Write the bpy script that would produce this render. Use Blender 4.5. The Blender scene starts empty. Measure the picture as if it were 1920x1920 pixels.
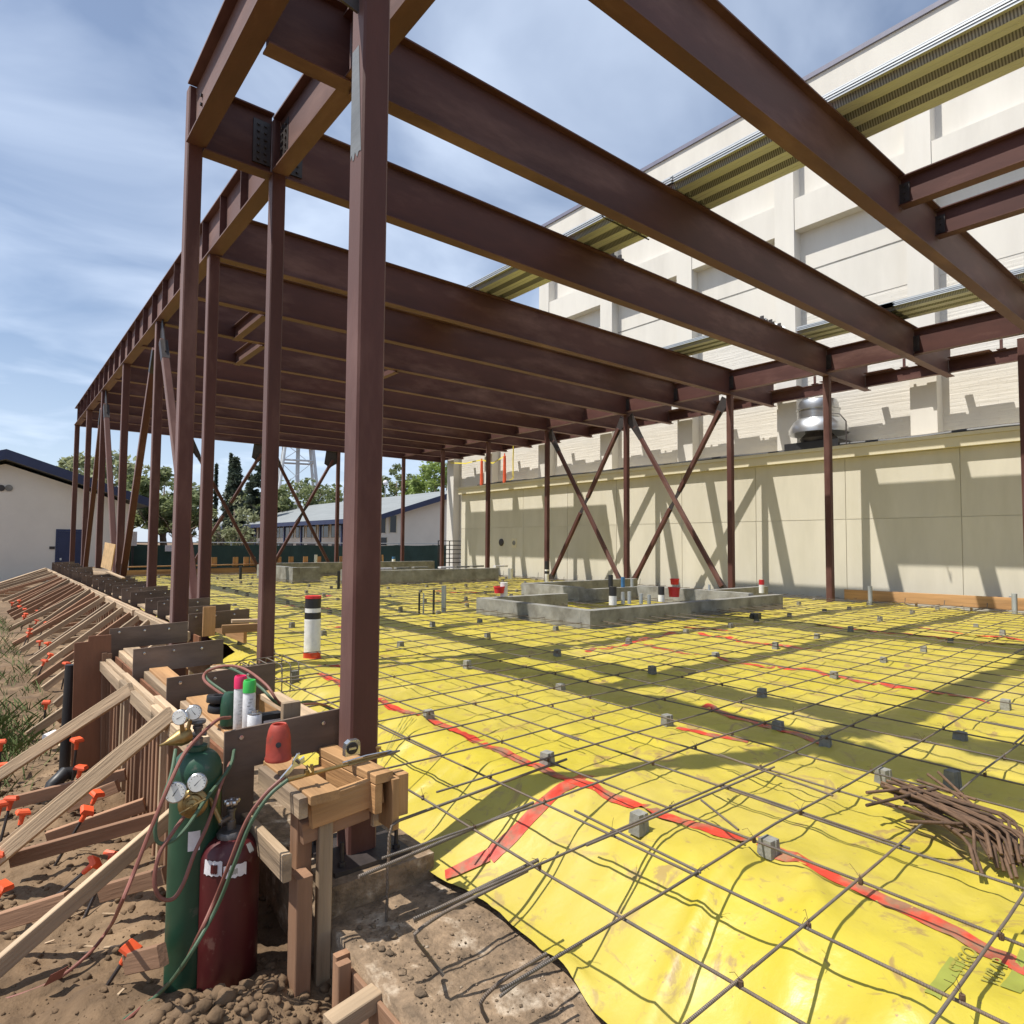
import bpy, bmesh, math, random
from mathutils import Vector, Matrix, noise, Quaternion
random.seed(7)
SC = bpy.context.scene
COL = SC.collection
V = Vector
# ---------------------------------------------------------------- camera
CAM_H = 1.3285
FPX = 1214.15                       # focal length in pixels of a 1920 px wide frame
RX, RY, RZ = V((.776, .036, .630)), V((-.631, .034, .775)), V((.007, -.999, .049))
RM = Matrix((RX, RY, RZ))           # camera (right, down, forward) -> world
camd = bpy.data.cameras.new('camera'); cam = bpy.data.objects.new('camera', camd); COL.objects.link(cam)
camd.sensor_width = 36.0; camd.lens = FPX / 1920 * 36; camd.clip_start = .05; camd.clip_end = 3000
r_, d_, f_ = (V((RM[0][i], RM[1][i], RM[2][i])) for i in range(3))
f_.normalize(); r_ = (r_ - f_ * r_.dot(f_)).normalized(); u_ = r_.cross(f_)
cam.matrix_world = Matrix(((r_.x, u_.x, -f_.x, 0), (r_.y, u_.y, -f_.y, 0), (r_.z, u_.z, -f_.z, CAM_H), (0, 0, 0, 1)))
SC.camera = cam
# ---------------------------------------------------------------- light
LIGHT = V((1, -.40, -2.05)).normalized()
sund = bpy.data.lights.new('sun', 'SUN'); sund.energy = 5.0; sund.angle = math.radians(.53); sund.color = (1, .95, .86)
sun = bpy.data.objects.new('sun', sund); COL.objects.link(sun)
sun.rotation_mode = 'QUATERNION'; sun.rotation_quaternion = LIGHT.to_track_quat('-Z', 'Y')
W = bpy.data.worlds.new('World'); SC.world = W; W.use_nodes = True
nt = W.node_tree; N = nt.nodes; Lk = nt.links
for n in list(N): N.remove(n)
wo = N.new('ShaderNodeOutputWorld'); bg = N.new('ShaderNodeBackground'); bg.inputs[1].default_value = .09
sky = N.new('ShaderNodeTexSky'); sky.sky_type = 'NISHITA'; sky.sun_disc = False
sky.sun_elevation = math.asin(-LIGHT.z); sky.sun_rotation = math.atan2(-LIGHT.x, -LIGHT.y)
sky.air_density = 1.0; sky.dust_density = .6; sky.ozone_density = 5.0
tc = N.new('ShaderNodeTexCoord')
# thin cirrus: the view direction projected on a high flat layer, stretched noise
sep = N.new('ShaderNodeSeparateXYZ'); Lk.new(tc.outputs['Generated'], sep.inputs[0])
zc = N.new('ShaderNodeMath'); zc.operation = 'MAXIMUM'; zc.inputs[1].default_value = .04; Lk.new(sep.outputs[2], zc.inputs[0])
za = N.new('ShaderNodeMath'); za.operation = 'ADD'; za.inputs[1].default_value = .12; Lk.new(zc.outputs[0], za.inputs[0])
dx = N.new('ShaderNodeMath'); dx.operation = 'DIVIDE'; Lk.new(sep.outputs[0], dx.inputs[0]); Lk.new(za.outputs[0], dx.inputs[1])
dy = N.new('ShaderNodeMath'); dy.operation = 'DIVIDE'; Lk.new(sep.outputs[1], dy.inputs[0]); Lk.new(za.outputs[0], dy.inputs[1])
cmb = N.new('ShaderNodeCombineXYZ'); Lk.new(dx.outputs[0], cmb.inputs[0]); Lk.new(dy.outputs[0], cmb.inputs[1])
mp = N.new('ShaderNodeMapping'); mp.inputs['Rotation'].default_value = (0, 0, .75); mp.inputs['Scale'].default_value = (1, 1.12, 1)
Lk.new(cmb.outputs[0], mp.inputs[0])
n1 = N.new('ShaderNodeTexNoise'); n1.inputs['Scale'].default_value = 1.5; n1.inputs['Detail'].default_value = 6; n1.inputs['Roughness'].default_value = .48; n1.inputs['Distortion'].default_value = .45
Lk.new(mp.outputs[0], n1.inputs['Vector'])
cr = N.new('ShaderNodeValToRGB'); cr.color_ramp.elements[0].position = .36; cr.color_ramp.elements[1].position = .72
cr.color_ramp.elements[0].color = (.17, .17, .17, 1); cr.color_ramp.elements[1].color = (.85, .85, .85, 1)
Lk.new(n1.outputs[0], cr.inputs[0])
mx = N.new('ShaderNodeMix'); mx.data_type = 'RGBA'
hz = N.new('ShaderNodeMapRange'); hz.inputs['From Min'].default_value = .0; hz.inputs['From Max'].default_value = .38; hz.inputs['To Min'].default_value = .62; hz.inputs['To Max'].default_value = 0.; Lk.new(sep.outputs[2], hz.inputs[0])
hm = N.new('ShaderNodeMath'); hm.operation = 'MAXIMUM'; Lk.new(cr.outputs[0], hm.inputs[0]); Lk.new(hz.outputs[0], hm.inputs[1])
Lk.new(hm.outputs[0], mx.inputs['Factor']); Lk.new(sky.outputs[0], mx.inputs[6]); mx.inputs[7].default_value = (8.3, 9.5, 11.4, 1)
Lk.new(mx.outputs[2], bg.inputs[0]); Lk.new(bg.outputs[0], wo.inputs[0])
SC.view_settings.view_transform = 'Standard'; SC.view_settings.look = 'None'; SC.view_settings.gamma = 1
SC.view_settings.use_curve_mapping = False; SC.view_settings.exposure = 0.33
SC.render.engine = 'CYCLES'

# ---------------------------------------------------------------- pixel helpers (1920 px photograph)
def ray(x, y): return RM @ V(((x - 960) / FPX, (y - 960) / FPX, 1))
def at(x, y, ax, val):
    r = ray(x, y); c = (0, 0, CAM_H)[ax]
    return V((0, 0, CAM_H)) + r * ((val - c) / r[ax])
def PX(x, y, v): return at(x, y, 0, v)
def PY(x, y, v): return at(x, y, 1, v)
def PZ(x, y, v): return at(x, y, 2, v)

# ---------------------------------------------------------------- materials
def mat(name, col, rough=.7, var=.25, vscale=6., bump=.15, bscale=40., metal=0., spec=.5, stretch=None, col2=None, c2lim=(.55, .75), c2scale=3., rnd=.12, bdist=.01, detail=6):
    m = bpy.data.materials.new(name); m.use_nodes = True
    t = m.node_tree; n = t.nodes; l = t.links; b = n['Principled BSDF']
    b.inputs['Roughness'].default_value = rough; b.inputs['Metallic'].default_value = metal; b.inputs['Specular IOR Level'].default_value = spec
    tcn = n.new('ShaderNodeTexCoord'); mpn = n.new('ShaderNodeMapping')
    if stretch: mpn.inputs['Scale'].default_value = stretch
    oi = n.new('ShaderNodeObjectInfo')
    off = n.new('ShaderNodeVectorMath'); off.operation = 'MULTIPLY_ADD'; off.inputs[1].default_value = (1, 1, 1)
    rm = n.new('ShaderNodeMath'); rm.operation = 'MULTIPLY'; rm.inputs[1].default_value = 37.; l.new(oi.outputs['Random'], rm.inputs[0])
    l.new(tcn.outputs['Object'], off.inputs[0]); l.new(rm.outputs[0], off.inputs[2]); l.new(off.outputs[0], mpn.inputs[0])
    no = n.new('ShaderNodeTexNoise'); no.inputs['Scale'].default_value = vscale; no.inputs['Detail'].default_value = detail; no.inputs['Roughness'].default_value = .62
    l.new(mpn.outputs[0], no.inputs['Vector'])
    mr = n.new('ShaderNodeMapRange'); mr.inputs['From Min'].default_value = .3; mr.inputs['From Max'].default_value = .7
    mr.inputs['To Min'].default_value = 1 - var; mr.inputs['To Max'].default_value = 1 + var; l.new(no.outputs[0], mr.inputs[0])
    ra = n.new('ShaderNodeMapRange'); ra.inputs['To Min'].default_value = 1 - rnd; ra.inputs['To Max'].default_value = 1 + rnd; l.new(oi.outputs['Random'], ra.inputs[0])
    mu = n.new('ShaderNodeMath'); mu.operation = 'MULTIPLY'; l.new(mr.outputs[0], mu.inputs[0]); l.new(ra.outputs[0], mu.inputs[1])
    src = None
    if col2:
        n2 = n.new('ShaderNodeTexNoise'); n2.inputs['Scale'].default_value = c2scale; n2.inputs['Detail'].default_value = 7; n2.inputs['Roughness'].default_value = .6
        l.new(mpn.outputs[0], n2.inputs['Vector'])
        cr_ = n.new('ShaderNodeMapRange'); cr_.inputs['From Min'].default_value = c2lim[0]; cr_.inputs['From Max'].default_value = c2lim[1]; l.new(n2.outputs[0], cr_.inputs[0])
        mc = n.new('ShaderNodeMix'); mc.data_type = 'RGBA'; mc.inputs[6].default_value = (*col, 1); mc.inputs[7].default_value = (*col2, 1); l.new(cr_.outputs[0], mc.inputs['Factor'])
        src = mc.outputs[2]
    vm = n.new('ShaderNodeVectorMath'); vm.operation = 'SCALE'
    if src: l.new(src, vm.inputs[0])
    else: vm.inputs[0].default_value = col
    l.new(mu.outputs[0], vm.inputs['Scale']); l.new(vm.outputs[0], b.inputs['Base Color'])
    if bump:
        nb = n.new('ShaderNodeTexNoise'); nb.inputs['Scale'].default_value = bscale; nb.inputs['Detail'].default_value = 5; l.new(mpn.outputs[0], nb.inputs['Vector'])
        bp = n.new('ShaderNodeBump'); bp.inputs['Strength'].default_value = bump; bp.inputs['Distance'].default_value = bdist
        l.new(nb.outputs[0], bp.inputs['Height']); l.new(bp.outputs[0], b.inputs['Normal'])
    return m
M = {}
M['steel'] = mat('red_oxide_primer', (.078, .028, .022), .6, .2, 2.6, .08, 60, spec=.3, col2=(.135, .070, .056), c2lim=(.5,.72), stretch=(.35,1.2,1.2), c2scale=1.3, rnd=.06)
_n = M['steel'].node_tree.nodes['Principled BSDF']; _n.inputs['Sheen Weight'].default_value = .28; _n.inputs['Sheen Roughness'].default_value = .4; _n.inputs['Sheen Tint'].default_value = (.9, .72, .68, 1)
M['steel_dark'] = mat('dark_bolted_steel', (.035, .028, .027), .5, .3, 9, .2, 30)
M['bare'] = mat('ground_bare_steel', (.21, .21, .20), .42, .3, 4, .15, 60, metal=.35, stretch=(1, 1, .2))
M['wood'] = mat('weathered_lumber', (.40, .29, .185), .8, .38, 3.4, .5, 26, stretch=(.16, 2.8, 2.8), col2=(.20, .145, .10), c2scale=1.5, c2lim=(.48,.72), rnd=.22)
M['wood_new'] = mat('new_lumber', (.40, .225, .098), .75, .3, 3.4, .4, 26, stretch=(.16, 2.8, 2.8), col2=(.27, .135, .055), c2scale=1.8, c2lim=(.48,.72), rnd=.15)
M['wood_red'] = mat('form_stud_lumber', (.28, .155, .09), .8, .3, 3., .3, 26, stretch=(.2, 2.6, 2.6), col2=(.20, .10, .055), c2scale=1.6, rnd=.25)
M['ply'] = mat('film_faced_plywood', (.115, .078, .056), .7, .28, 3, .2, 20, stretch=(.5, 2, 2), col2=(.21, .155, .12), c2scale=1.6, c2lim=(.5, .8), rnd=.15)
M['ply_red'] = mat('red_brown_plywood', (.20, .085, .042), .7, .25, 4, .15, 20, stretch=(2, 2, .4))
M['osb'] = mat('pale_plywood', (.50, .33, .16), .8, .3, 7, .2, 20)
M['sheet'] = None
M['tape'] = mat('red_seam_tape', (.52, .042, .020), .42, .3, 9, .2, 22, col2=(.25, .13, .075), c2scale=6, c2lim=(.46, .62), rnd=.05)
M['print'] = mat('green_print', (.27, .29, .05), .45, .1, 8, 0)
M['print_dark'] = mat('dark_print', (.30, .27, .05), .45, .1, 8, 0)
M['rust'] = mat('rusty_rebar', (.10, .056, .031), .8, .4, 14, .4, 90, col2=(.06, .034, .022), c2scale=9, rnd=.3)
M['conc'] = mat('fresh_concrete', (.25, .245, .225), .85, .25, 4, .35, 25, col2=(.165, .155, .135), c2scale=2.4, c2lim=(.45,.65))
M['conc_dirty'] = mat('dirty_footing_concrete', (.19, .132, .083), .93, .5, 11, 1.0, 42, col2=(.37, .32, .255), c2scale=5.5, c2lim=(.56, .76), bdist=.015, detail=10)
M['block'] = mat('spacer_concrete', (.20, .195, .172), .9, .25, 25, .4, 60, rnd=.25)
M['dirt'] = mat('dirt', (.128, .080, .043), .95, .38, 3.2, .9, 14, col2=(.195, .130, .075), c2scale=1.1, c2lim=(.4, .65), bdist=.03, detail=10)
M['dirt_far'] = M['dirt']
M['clod'] = mat('dirt_clod', (.13, .082, .045), .95, .35, 12, .6, 40)
M['grass'] = mat('weed_grass', (.085, .115, .03), .8, .4, 3, 0)
M['cream'] = mat('cream_stucco', (.60, .56, .462), .9, .06, 1.2, .2, 120, col2=(.49, .455, .355), c2scale=1.1, c2lim=(.4, .8), stretch=(1,1,.22), rnd=.015, bdist=.004)
M['fascia'] = mat('cream_cornice', (.64, .58, .42), .85, .05, 1., .1, 90, rnd=.02)
M['gym'] = mat('pale_plaster', (.645, .62, .57), .9, .06, .8, .15, 60, col2=(.545, .52, .475), c2scale=.9, c2lim=(.45,.85), stretch=(1,1,.2), rnd=.02, bdist=.004)
M['gym_dark'] = mat('coping_metal', (.16, .16, .22), .5, .1, 3, 0)
M['white_wall'] = mat('pale_painted_wall', (.68, .63, .55), .9, .05, .7, .1, 80, rnd=.02)
M['navy'] = mat('navy_trim', (.022, .032, .085), .55, .15, 2, .05, 30)
M['roof_grey'] = mat('pale_grey_roofing', (.20, .215, .22), .85, .12, 1.2, .2, 12, stretch=(2, .3, 1))
M['glass'] = mat('dark_glass', (.018, .02, .022), .12, .1, 2, 0)
M['black'] = mat('black_plastic', (.018, .018, .02), .45, .2, 8, .05, 30)
M['pvc'] = mat('white_wrap', (.72, .71, .68), .55, .1, 12, .25, 14, bdist=.01)
M['red_plastic'] = mat('red_plastic', (.52, .02, .025), .4, .12, 8, .05, 30)
M['orange'] = mat('orange_plastic', (.74, .10, .03), .5, .15, 8, .08, 30, rnd=.15)
M['orange_post'] = mat('orange_post', (.72, .11, .04), .5, .12, 5, 0)
M['green_tank'] = mat('green_tank_paint', (.016, .058, .032), .42, .25, 3, .06, 30, col2=(.075, .085, .06), c2scale=9, c2lim=(.62, .67))
M['red_tank'] = mat('maroon_tank_paint', (.075, .008, .010), .42, .25, 3, .06, 30, col2=(.13, .055, .045), c2scale=9, c2lim=(.62, .67))
M['red_cap'] = mat('worn_red_cap', (.36, .045, .025), .6, .25, 8, .12, 40, col2=(.15, .06, .04), c2scale=7, c2lim=(.58, .72))
M['brass'] = mat('brass', (.30, .205, .085), .42, .2, 12, .08, 60, metal=.85)
M['dial'] = mat('gauge_dial', (.72, .71, .66), .3, .05, 9, 0)
M['chrome'] = mat('chrome', (.55, .55, .56), .25, .12, 20, .05, 50, metal=.9)
M['valve'] = mat('valve_metal', (.13, .12, .115), .45, .3, 20, .1, 60, metal=.6)
M['pinkcap'] = mat('pink_cap', (.75, .03, .13), .4, .05, 8, 0)
M['greencap'] = mat('green_cap', (.045, .45, .08), .4, .05, 8, 0)
M['canlabel'] = mat('can_label', (.62, .62, .63), .4, .2, 30, 0)
M['label'] = mat('paper_label', (.66, .64, .66), .6, .15, 18, 0)
M['hose_red'] = mat('red_hose', (.21, .075, .055), .6, .15, 12, .1, 60)
M['hose_green'] = mat('green_hose', (.055, .10, .055), .6, .15, 12, .1, 60)
M['alu'] = mat('spun_aluminium', (.56, .57, .58), .33, .1, 2, .05, 30, metal=.9, stretch=(1, 1, 6))
M['deck'] = mat('galvanized_deck', (.52, .54, .55), .45, .12, 3, .03, 20, metal=.35, stretch=(3, .2, 3))
M['screen'] = mat('green_windscreen', (.018, .042, .034), .85, .2, 1.2, .25, 4, bdist=.05)
M['galv'] = mat('galvanized_pipe', (.40, .42, .43), .45, .1, 6, 0, metal=.5)
M['tower'] = mat('tower_paint', (.50, .53, .55), .6, .1, .5, 0)
M['bark'] = mat('bark', (.17, .13, .095), .9, .3, 6, .4, 20)
M['yellow_tape'] = mat('caution_tape', (.75, .62, .08), .5, .1, 6, 0)
M['blue'] = mat('blue_plastic', (.04, .14, .30), .5, .1, 6, 0)
def leafmat(name, c, c2):
    m = mat(name, c, .6, .45, 1.1, 0, col2=c2, c2scale=.8, c2lim=(.35, .65), rnd=.08)
    t = m.node_tree; b = t.nodes['Principled BSDF']
    tr = t.nodes.new('ShaderNodeBsdfTranslucent'); ms = t.nodes.new('ShaderNodeMixShader'); ms.inputs[0].default_value = .45
    bc = b.inputs['Base Color'].links[0].from_socket; t.links.new(bc, tr.inputs[0])
    t.links.new(b.outputs[0], ms.inputs[1]); t.links.new(tr.outputs[0], ms.inputs[2]); t.links.new(ms.outputs[0], t.nodes['Material Output'].inputs[0])
    return m
M['leaf'] = leafmat('leaf_mid', (.17, .205, .085), (.22, .25, .11))
M['leaf_bright'] = leafmat('leaf_bright', (.19, .26, .06), (.24, .30, .09))
M['leaf_dark'] = leafmat('leaf_dark', (.05, .07, .05), (.08, .10, .065))
M['leaf_pale'] = leafmat('leaf_pale', (.25, .27, .14), (.30, .32, .18))

def nodeset(m): return m.node_tree.nodes, m.node_tree.links, m.node_tree.nodes['Principled BSDF']
# ribbed rebar: bar ribs are rings along local X
def rebar_mat():
    m = mat('rebar_steel', (.125, .105, .088), .55, .3, 9, 0, col2=(.17, .115, .075), c2scale=2.2, c2lim=(.45, .7), rnd=.1)
    n, l, b = nodeset(m)
    t = n.new('ShaderNodeTexCoord'); w = n.new('ShaderNodeTexWave'); w.wave_type = 'BANDS'; w.bands_direction = 'X'
    w.inputs['Scale'].default_value = 38; l.new(t.outputs['Object'], w.inputs[0])
    bp = n.new('ShaderNodeBump'); bp.inputs['Strength'].default_value = .8; bp.inputs['Distance'].default_value = .003
    l.new(w.outputs[1], bp.inputs['Height']); l.new(bp.outputs[0], b.inputs['Normal'])
    return m
M['rebar'] = rebar_mat()
def sheet_mat():
    m = mat('yellow_vapor_sheet', (.445, .362, .032), .33, .10, 1.3, .30, 8, col2=(.40, .33, .045), c2scale=.7, c2lim=(.3, .7), rnd=0, bdist=.03)
    n, l, b = nodeset(m)
    src = b.inputs['Base Color'].links[0].from_socket
    t = n.new('ShaderNodeTexCoord')
    d1 = n.new('ShaderNodeTexNoise'); d1.inputs['Scale'].default_value = 3.4; d1.inputs['Detail'].default_value = 9; d1.inputs['Roughness'].default_value = .68; d1.inputs['Distortion'].default_value = 1.1
    l.new(t.outputs['Object'], d1.inputs[0])
    r = n.new('ShaderNodeMapRange'); r.inputs['From Min'].default_value = .57; r.inputs['From Max'].default_value = .63; r.inputs['To Max'].default_value = .8
    l.new(d1.outputs[0], r.inputs[0])
    d2 = n.new('ShaderNodeTexNoise'); d2.inputs['Scale'].default_value = 38; d2.inputs['Detail'].default_value = 3; l.new(t.outputs['Object'], d2.inputs[0])
    r2 = n.new('ShaderNodeMapRange'); r2.inputs['From Min'].default_value = .70; r2.inputs['From Max'].default_value = .76; l.new(d2.outputs[0], r2.inputs[0])
    ad = n.new('ShaderNodeMath'); ad.operation = 'ADD'; ad.use_clamp = True; l.new(r.outputs[0], ad.inputs[0]); l.new(r2.outputs[0], ad.inputs[1])
    mc = n.new('ShaderNodeMix'); mc.data_type = 'RGBA'; l.new(ad.outputs[0], mc.inputs['Factor']); l.new(src, mc.inputs[6]); mc.inputs[7].default_value = (.27, .17, .07, 1)
    d4 = n.new('ShaderNodeTexNoise'); d4.inputs['Scale'].default_value = 7.5; d4.inputs['Detail'].default_value = 6; d4.inputs['Distortion'].default_value = 2.6; d4.inputs['Roughness'].default_value = .6
    mp4 = n.new('ShaderNodeMapping'); mp4.inputs['Scale'].default_value = (1, .45, 1); mp4.inputs['Rotation'].default_value = (0, 0, .6); l.new(t.outputs['Object'], mp4.inputs[0]); l.new(mp4.outputs[0], d4.inputs[0])
    r4 = n.new('ShaderNodeMapRange'); r4.inputs['From Min'].default_value = .63; r4.inputs['From Max'].default_value = .69; r4.inputs['To Max'].default_value = .6; l.new(d4.outputs[0], r4.inputs[0])
    m4 = n.new('ShaderNodeMath'); m4.operation = 'MAXIMUM'; l.new(ad.outputs[0], m4.inputs[0]); l.new(r4.outputs[0], m4.inputs[1]); l.new(m4.outputs[0], mc.inputs['Factor'])
    # a broad film of dust dulls part of the sheet
    d3 = n.new('ShaderNodeTexNoise'); d3.inputs['Scale'].default_value = .55; d3.inputs['Detail'].default_value = 8; d3.inputs['Roughness'].default_value = .65; l.new(t.outputs['Object'], d3.inputs[0])
    r3 = n.new('ShaderNodeMapRange'); r3.inputs['From Min'].default_value = .45; r3.inputs['From Max'].default_value = .68; r3.inputs['To Max'].default_value = .6; l.new(d3.outputs[0], r3.inputs[0])
    m3 = n.new('ShaderNodeMix'); m3.data_type = 'RGBA'; l.new(r3.outputs[0], m3.inputs['Factor']); l.new(mc.outputs[2], m3.inputs[6]); m3.inputs[7].default_value = (.44, .35, .10, 1)
    l.new(m3.outputs[2], b.inputs['Base Color'])
    rr = n.new('ShaderNodeMapRange'); rr.inputs['To Min'].default_value = .40; rr.inputs['To Max'].default_value = .8; l.new(r3.outputs[0], rr.inputs[0]); l.new(rr.outputs[0], b.inputs['Roughness'])
    return m
M['sheet'] = sheet_mat()
def brick_wall_mat():
    m = mat('painted_brick', (.64, .612, .56), .9, .05, .8, 0, rnd=.01)
    n, l, b = nodeset(m)
    t = n.new('ShaderNodeTexCoord'); s = n.new('ShaderNodeSeparateXYZ'); c = n.new('ShaderNodeCombineXYZ')
    l.new(t.outputs['Object'], s.inputs[0]); l.new(s.outputs[1], c.inputs[0]); l.new(s.outputs[2], c.inputs[1])
    no = n.new('ShaderNodeTexNoise'); no.inputs['Scale'].default_value = 1.6; no.inputs['Detail'].default_value = 6; mpn = n.new('ShaderNodeMapping'); mpn.inputs['Scale'].default_value = (.35, .5, 9)
    l.new(t.outputs['Object'], mpn.inputs[0]); l.new(mpn.outputs[0], no.inputs[0])
    br = n.new('ShaderNodeTexBrick'); br.inputs['Scale'].default_value = 1; br.inputs['Brick Width'].default_value = .4; br.inputs['Row Height'].default_value = .1; br.inputs['Mortar Size'].default_value = .008
    l.new(c.outputs[0], br.inputs[0])
    ad = n.new('ShaderNodeMath'); ad.operation = 'MULTIPLY_ADD'; ad.inputs[1].default_value = -.8; l.new(br.outputs['Fac'], ad.inputs[0]); l.new(no.outputs[0], ad.inputs[2])
    bp = n.new('ShaderNodeBump'); bp.inputs['Strength'].default_value = .55; bp.inputs['Distance'].default_value = .03
    l.new(ad.outputs[0], bp.inputs['Height']); l.new(bp.outputs[0], b.inputs['Normal'])
    return m
M['brick'] = brick_wall_mat()

# ---------------------------------------------------------------- mesh helpers
class MB:
    def __init__(s): s.v = []; s.f = []
    def add(s, vs, fs):
        o = len(s.v); s.v += [V(p) for p in vs]; s.f += [tuple(i + o for i in f) for f in fs]; return s
    def box(s, lo, hi):
        x0, y0, z0 = lo; x1, y1, z1 = hi
        return s.add([(x0,y0,z0),(x1,y0,z0),(x1,y1,z0),(x0,y1,z0),(x0,y0,z1),(x1,y0,z1),(x1,y1,z1),(x0,y1,z1)],
                     [(0,3,2,1),(4,5,6,7),(0,1,5,4),(1,2,6,5),(2,3,7,6),(3,0,4,7)])
    def obox(s, c, ax, ay, az):      # centre and three half-axis vectors
        c = V(c); ax, ay, az = V(ax), V(ay), V(az)
        vs = [c + ax*i + ay*j + az*k for k in (-1,1) for (i,j) in ((-1,-1),(1,-1),(1,1),(-1,1))]
        return s.add(vs, [(0,3,2,1),(4,5,6,7),(0,1,5,4),(1,2,6,5),(2,3,7,6),(3,0,4,7)])
    def tube(s, pts, r, n=8, cap=True, rs=None):
        pts = [V(p) for p in pts]; k = len(pts); rings = []
        t0 = (pts[1] - pts[0]).normalized(); up = V((0,0,1)) if abs(t0.z) < .9 else V((1,0,0))
        a = t0.cross(up).normalized()
        vs = []; fs = []
        for i, p in enumerate(pts):
            t = (pts[min(i+1,k-1)] - pts[max(i-1,0)]).normalized()
            a = (a - t * a.dot(t)).normalized(); b = t.cross(a)
            rr = rs[i] if rs else r
            vs += [p + (a*math.cos(2*math.pi*j/n) + b*math.sin(2*math.pi*j/n))*rr for j in range(n)]
        for i in range(k-1):
            for j in range(n): fs.append((i*n+j, i*n+(j+1)%n, (i+1)*n+(j+1)%n, (i+1)*n+j))
        if cap: fs.append(tuple(range(n-1,-1,-1))); fs.append(tuple((k-1)*n+j for j in range(n)))
        return s.add(vs, fs)
    def lathe(s, prof, c=(0,0,0), n=24, axis=None):
        c = V(c); q = V((0,0,1)).rotation_difference(V(axis).normalized()) if axis is not None else Quaternion()
        vs = []; fs = []; k = len(prof)
        for r, z in prof:
            vs += [c + q @ V((r*math.cos(2*math.pi*j/n), r*math.sin(2*math.pi*j/n), z)) for j in range(n)]
        for i in range(k-1):
            for j in range(n): fs.append((i*n+j, i*n+(j+1)%n, (i+1)*n+(j+1)%n, (i+1)*n+j))
        if prof[0][0] > 1e-5: fs.append(tuple(range(n-1,-1,-1)))
        if prof[-1][0] > 1e-5: fs.append(tuple((k-1)*n+j for j in range(n)))
        return s.add(vs, fs)
    def extr(s, poly, d):            # planar polygon (3-D points) extruded by vector d
        poly = [V(p) for p in poly]; d = V(d); k = len(poly)
        nrm = sum(((poly[i]).cross(poly[(i+1)%k]) for i in range(k)), V((0,0,0)))
        if nrm.dot(d) > 0: poly = poly[::-1]
        return s.add(poly + [p + d for p in poly], [tuple(range(k)), tuple(range(2*k-1, k-1, -1))] + [(i, k+i, k+(i+1)%k, (i+1)%k) for i in range(k)])
WM = {}                              # world matrix of every object built so far
def link(name, mb, m, parent=None, smooth=False, **tags):
    w = WM[parent.name] if parent is not None else Matrix(); inv = w.inverted()
    me = bpy.data.meshes.new(name); me.from_pydata([inv @ p for p in mb.v], [], mb.f); me.update()
    if m: me.materials.append(M[m] if isinstance(m, str) else m)
    if smooth:
        me.polygons.foreach_set('use_smooth', [True]*len(me.polygons))
        if smooth != 'all': me.set_sharp_from_angle(angle=math.radians(40))
    o = bpy.data.objects.new(name, me); COL.objects.link(o)
    if parent is not None: o.parent = parent
    WM[o.name] = w.copy()
    for k_, v_ in tags.items(): o[k_] = v_
    return o
def tag(o, label, cat, group=None):
    o['label'] = label; o['category'] = cat
    if group: o['group'] = group
    return o
def thing(name, label, cat, loc=(0,0,0), group=None):
    o = bpy.data.objects.new(name, None); COL.objects.link(o); o.location = loc; WM[o.name] = Matrix.Translation(V(loc)); o.empty_display_size = .1
    return tag(o, label, cat, group)
def solo(name, mb, m, label, cat, group=None, smooth=False, loc=None):   # a thing of a single mesh with its origin at its base
    if loc is None: loc = sum(mb.v, V((0,0,0))) / len(mb.v); loc.z = min(p.z for p in mb.v)
    loc = V(loc); mb.v = [p - loc for p in mb.v]
    o = link(name, mb, m, None, smooth); o.location = loc; WM[o.name] = Matrix.Translation(loc)
    return tag(o, label, cat, group)
def place(o, Mw, parent):
    """own transform for a part, given in world space"""
    if parent is None: o.matrix_basis = Mw
    else: o.parent = parent; o.matrix_basis = WM[parent.name].inverted() @ Mw
    WM[o.name] = Mw.copy()
    return o
def frame(p0, p1, up=(0,0,1)):
    p0, p1 = V(p0), V(p1); x = (p1 - p0); L = x.length; x.normalize(); up = V(up)
    if abs(x.dot(up.normalized())) > .98: up = V((0,1,0))
    y = up.cross(x).normalized(); z = x.cross(y)
    return Matrix(((x.x,y.x,z.x,p0.x),(x.y,y.y,z.y,p0.y),(x.z,y.z,z.z,p0.z),(0,0,0,1))), L
_cache = {}
def lumber(name, p0, p1, w, h, m, parent, up=(0,0,1), ch=.004):
    """a sawn stick: length along local X, w across, h along up; long edges eased"""
    Mw, L = frame(p0, p1, up); key = ('lum', round(L,2), w, h, m)
    me = _cache.get(key)
    if me is None:
        a, b = w/2, h/2; pr = [(-a+ch,-b),(a-ch,-b),(a,-b+ch),(a,b-ch),(a-ch,b),(-a+ch,b),(-a,b-ch),(-a,-b+ch)]
        vs = [(0,y,z) for y,z in pr] + [(L,y,z) for y,z in pr]
        fs = [tuple(range(7,-1,-1)), tuple(range(8,16))] + [(i,(i+1)%8,8+(i+1)%8,8+i) for i in range(8)]
        me = bpy.data.meshes.new(name); me.from_pydata(vs, [], fs); me.materials.append(M[m]); _cache[key] = me
    o = bpy.data.objects.new(name, me); COL.objects.link(o)
    return place(o, Mw, parent)
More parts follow.
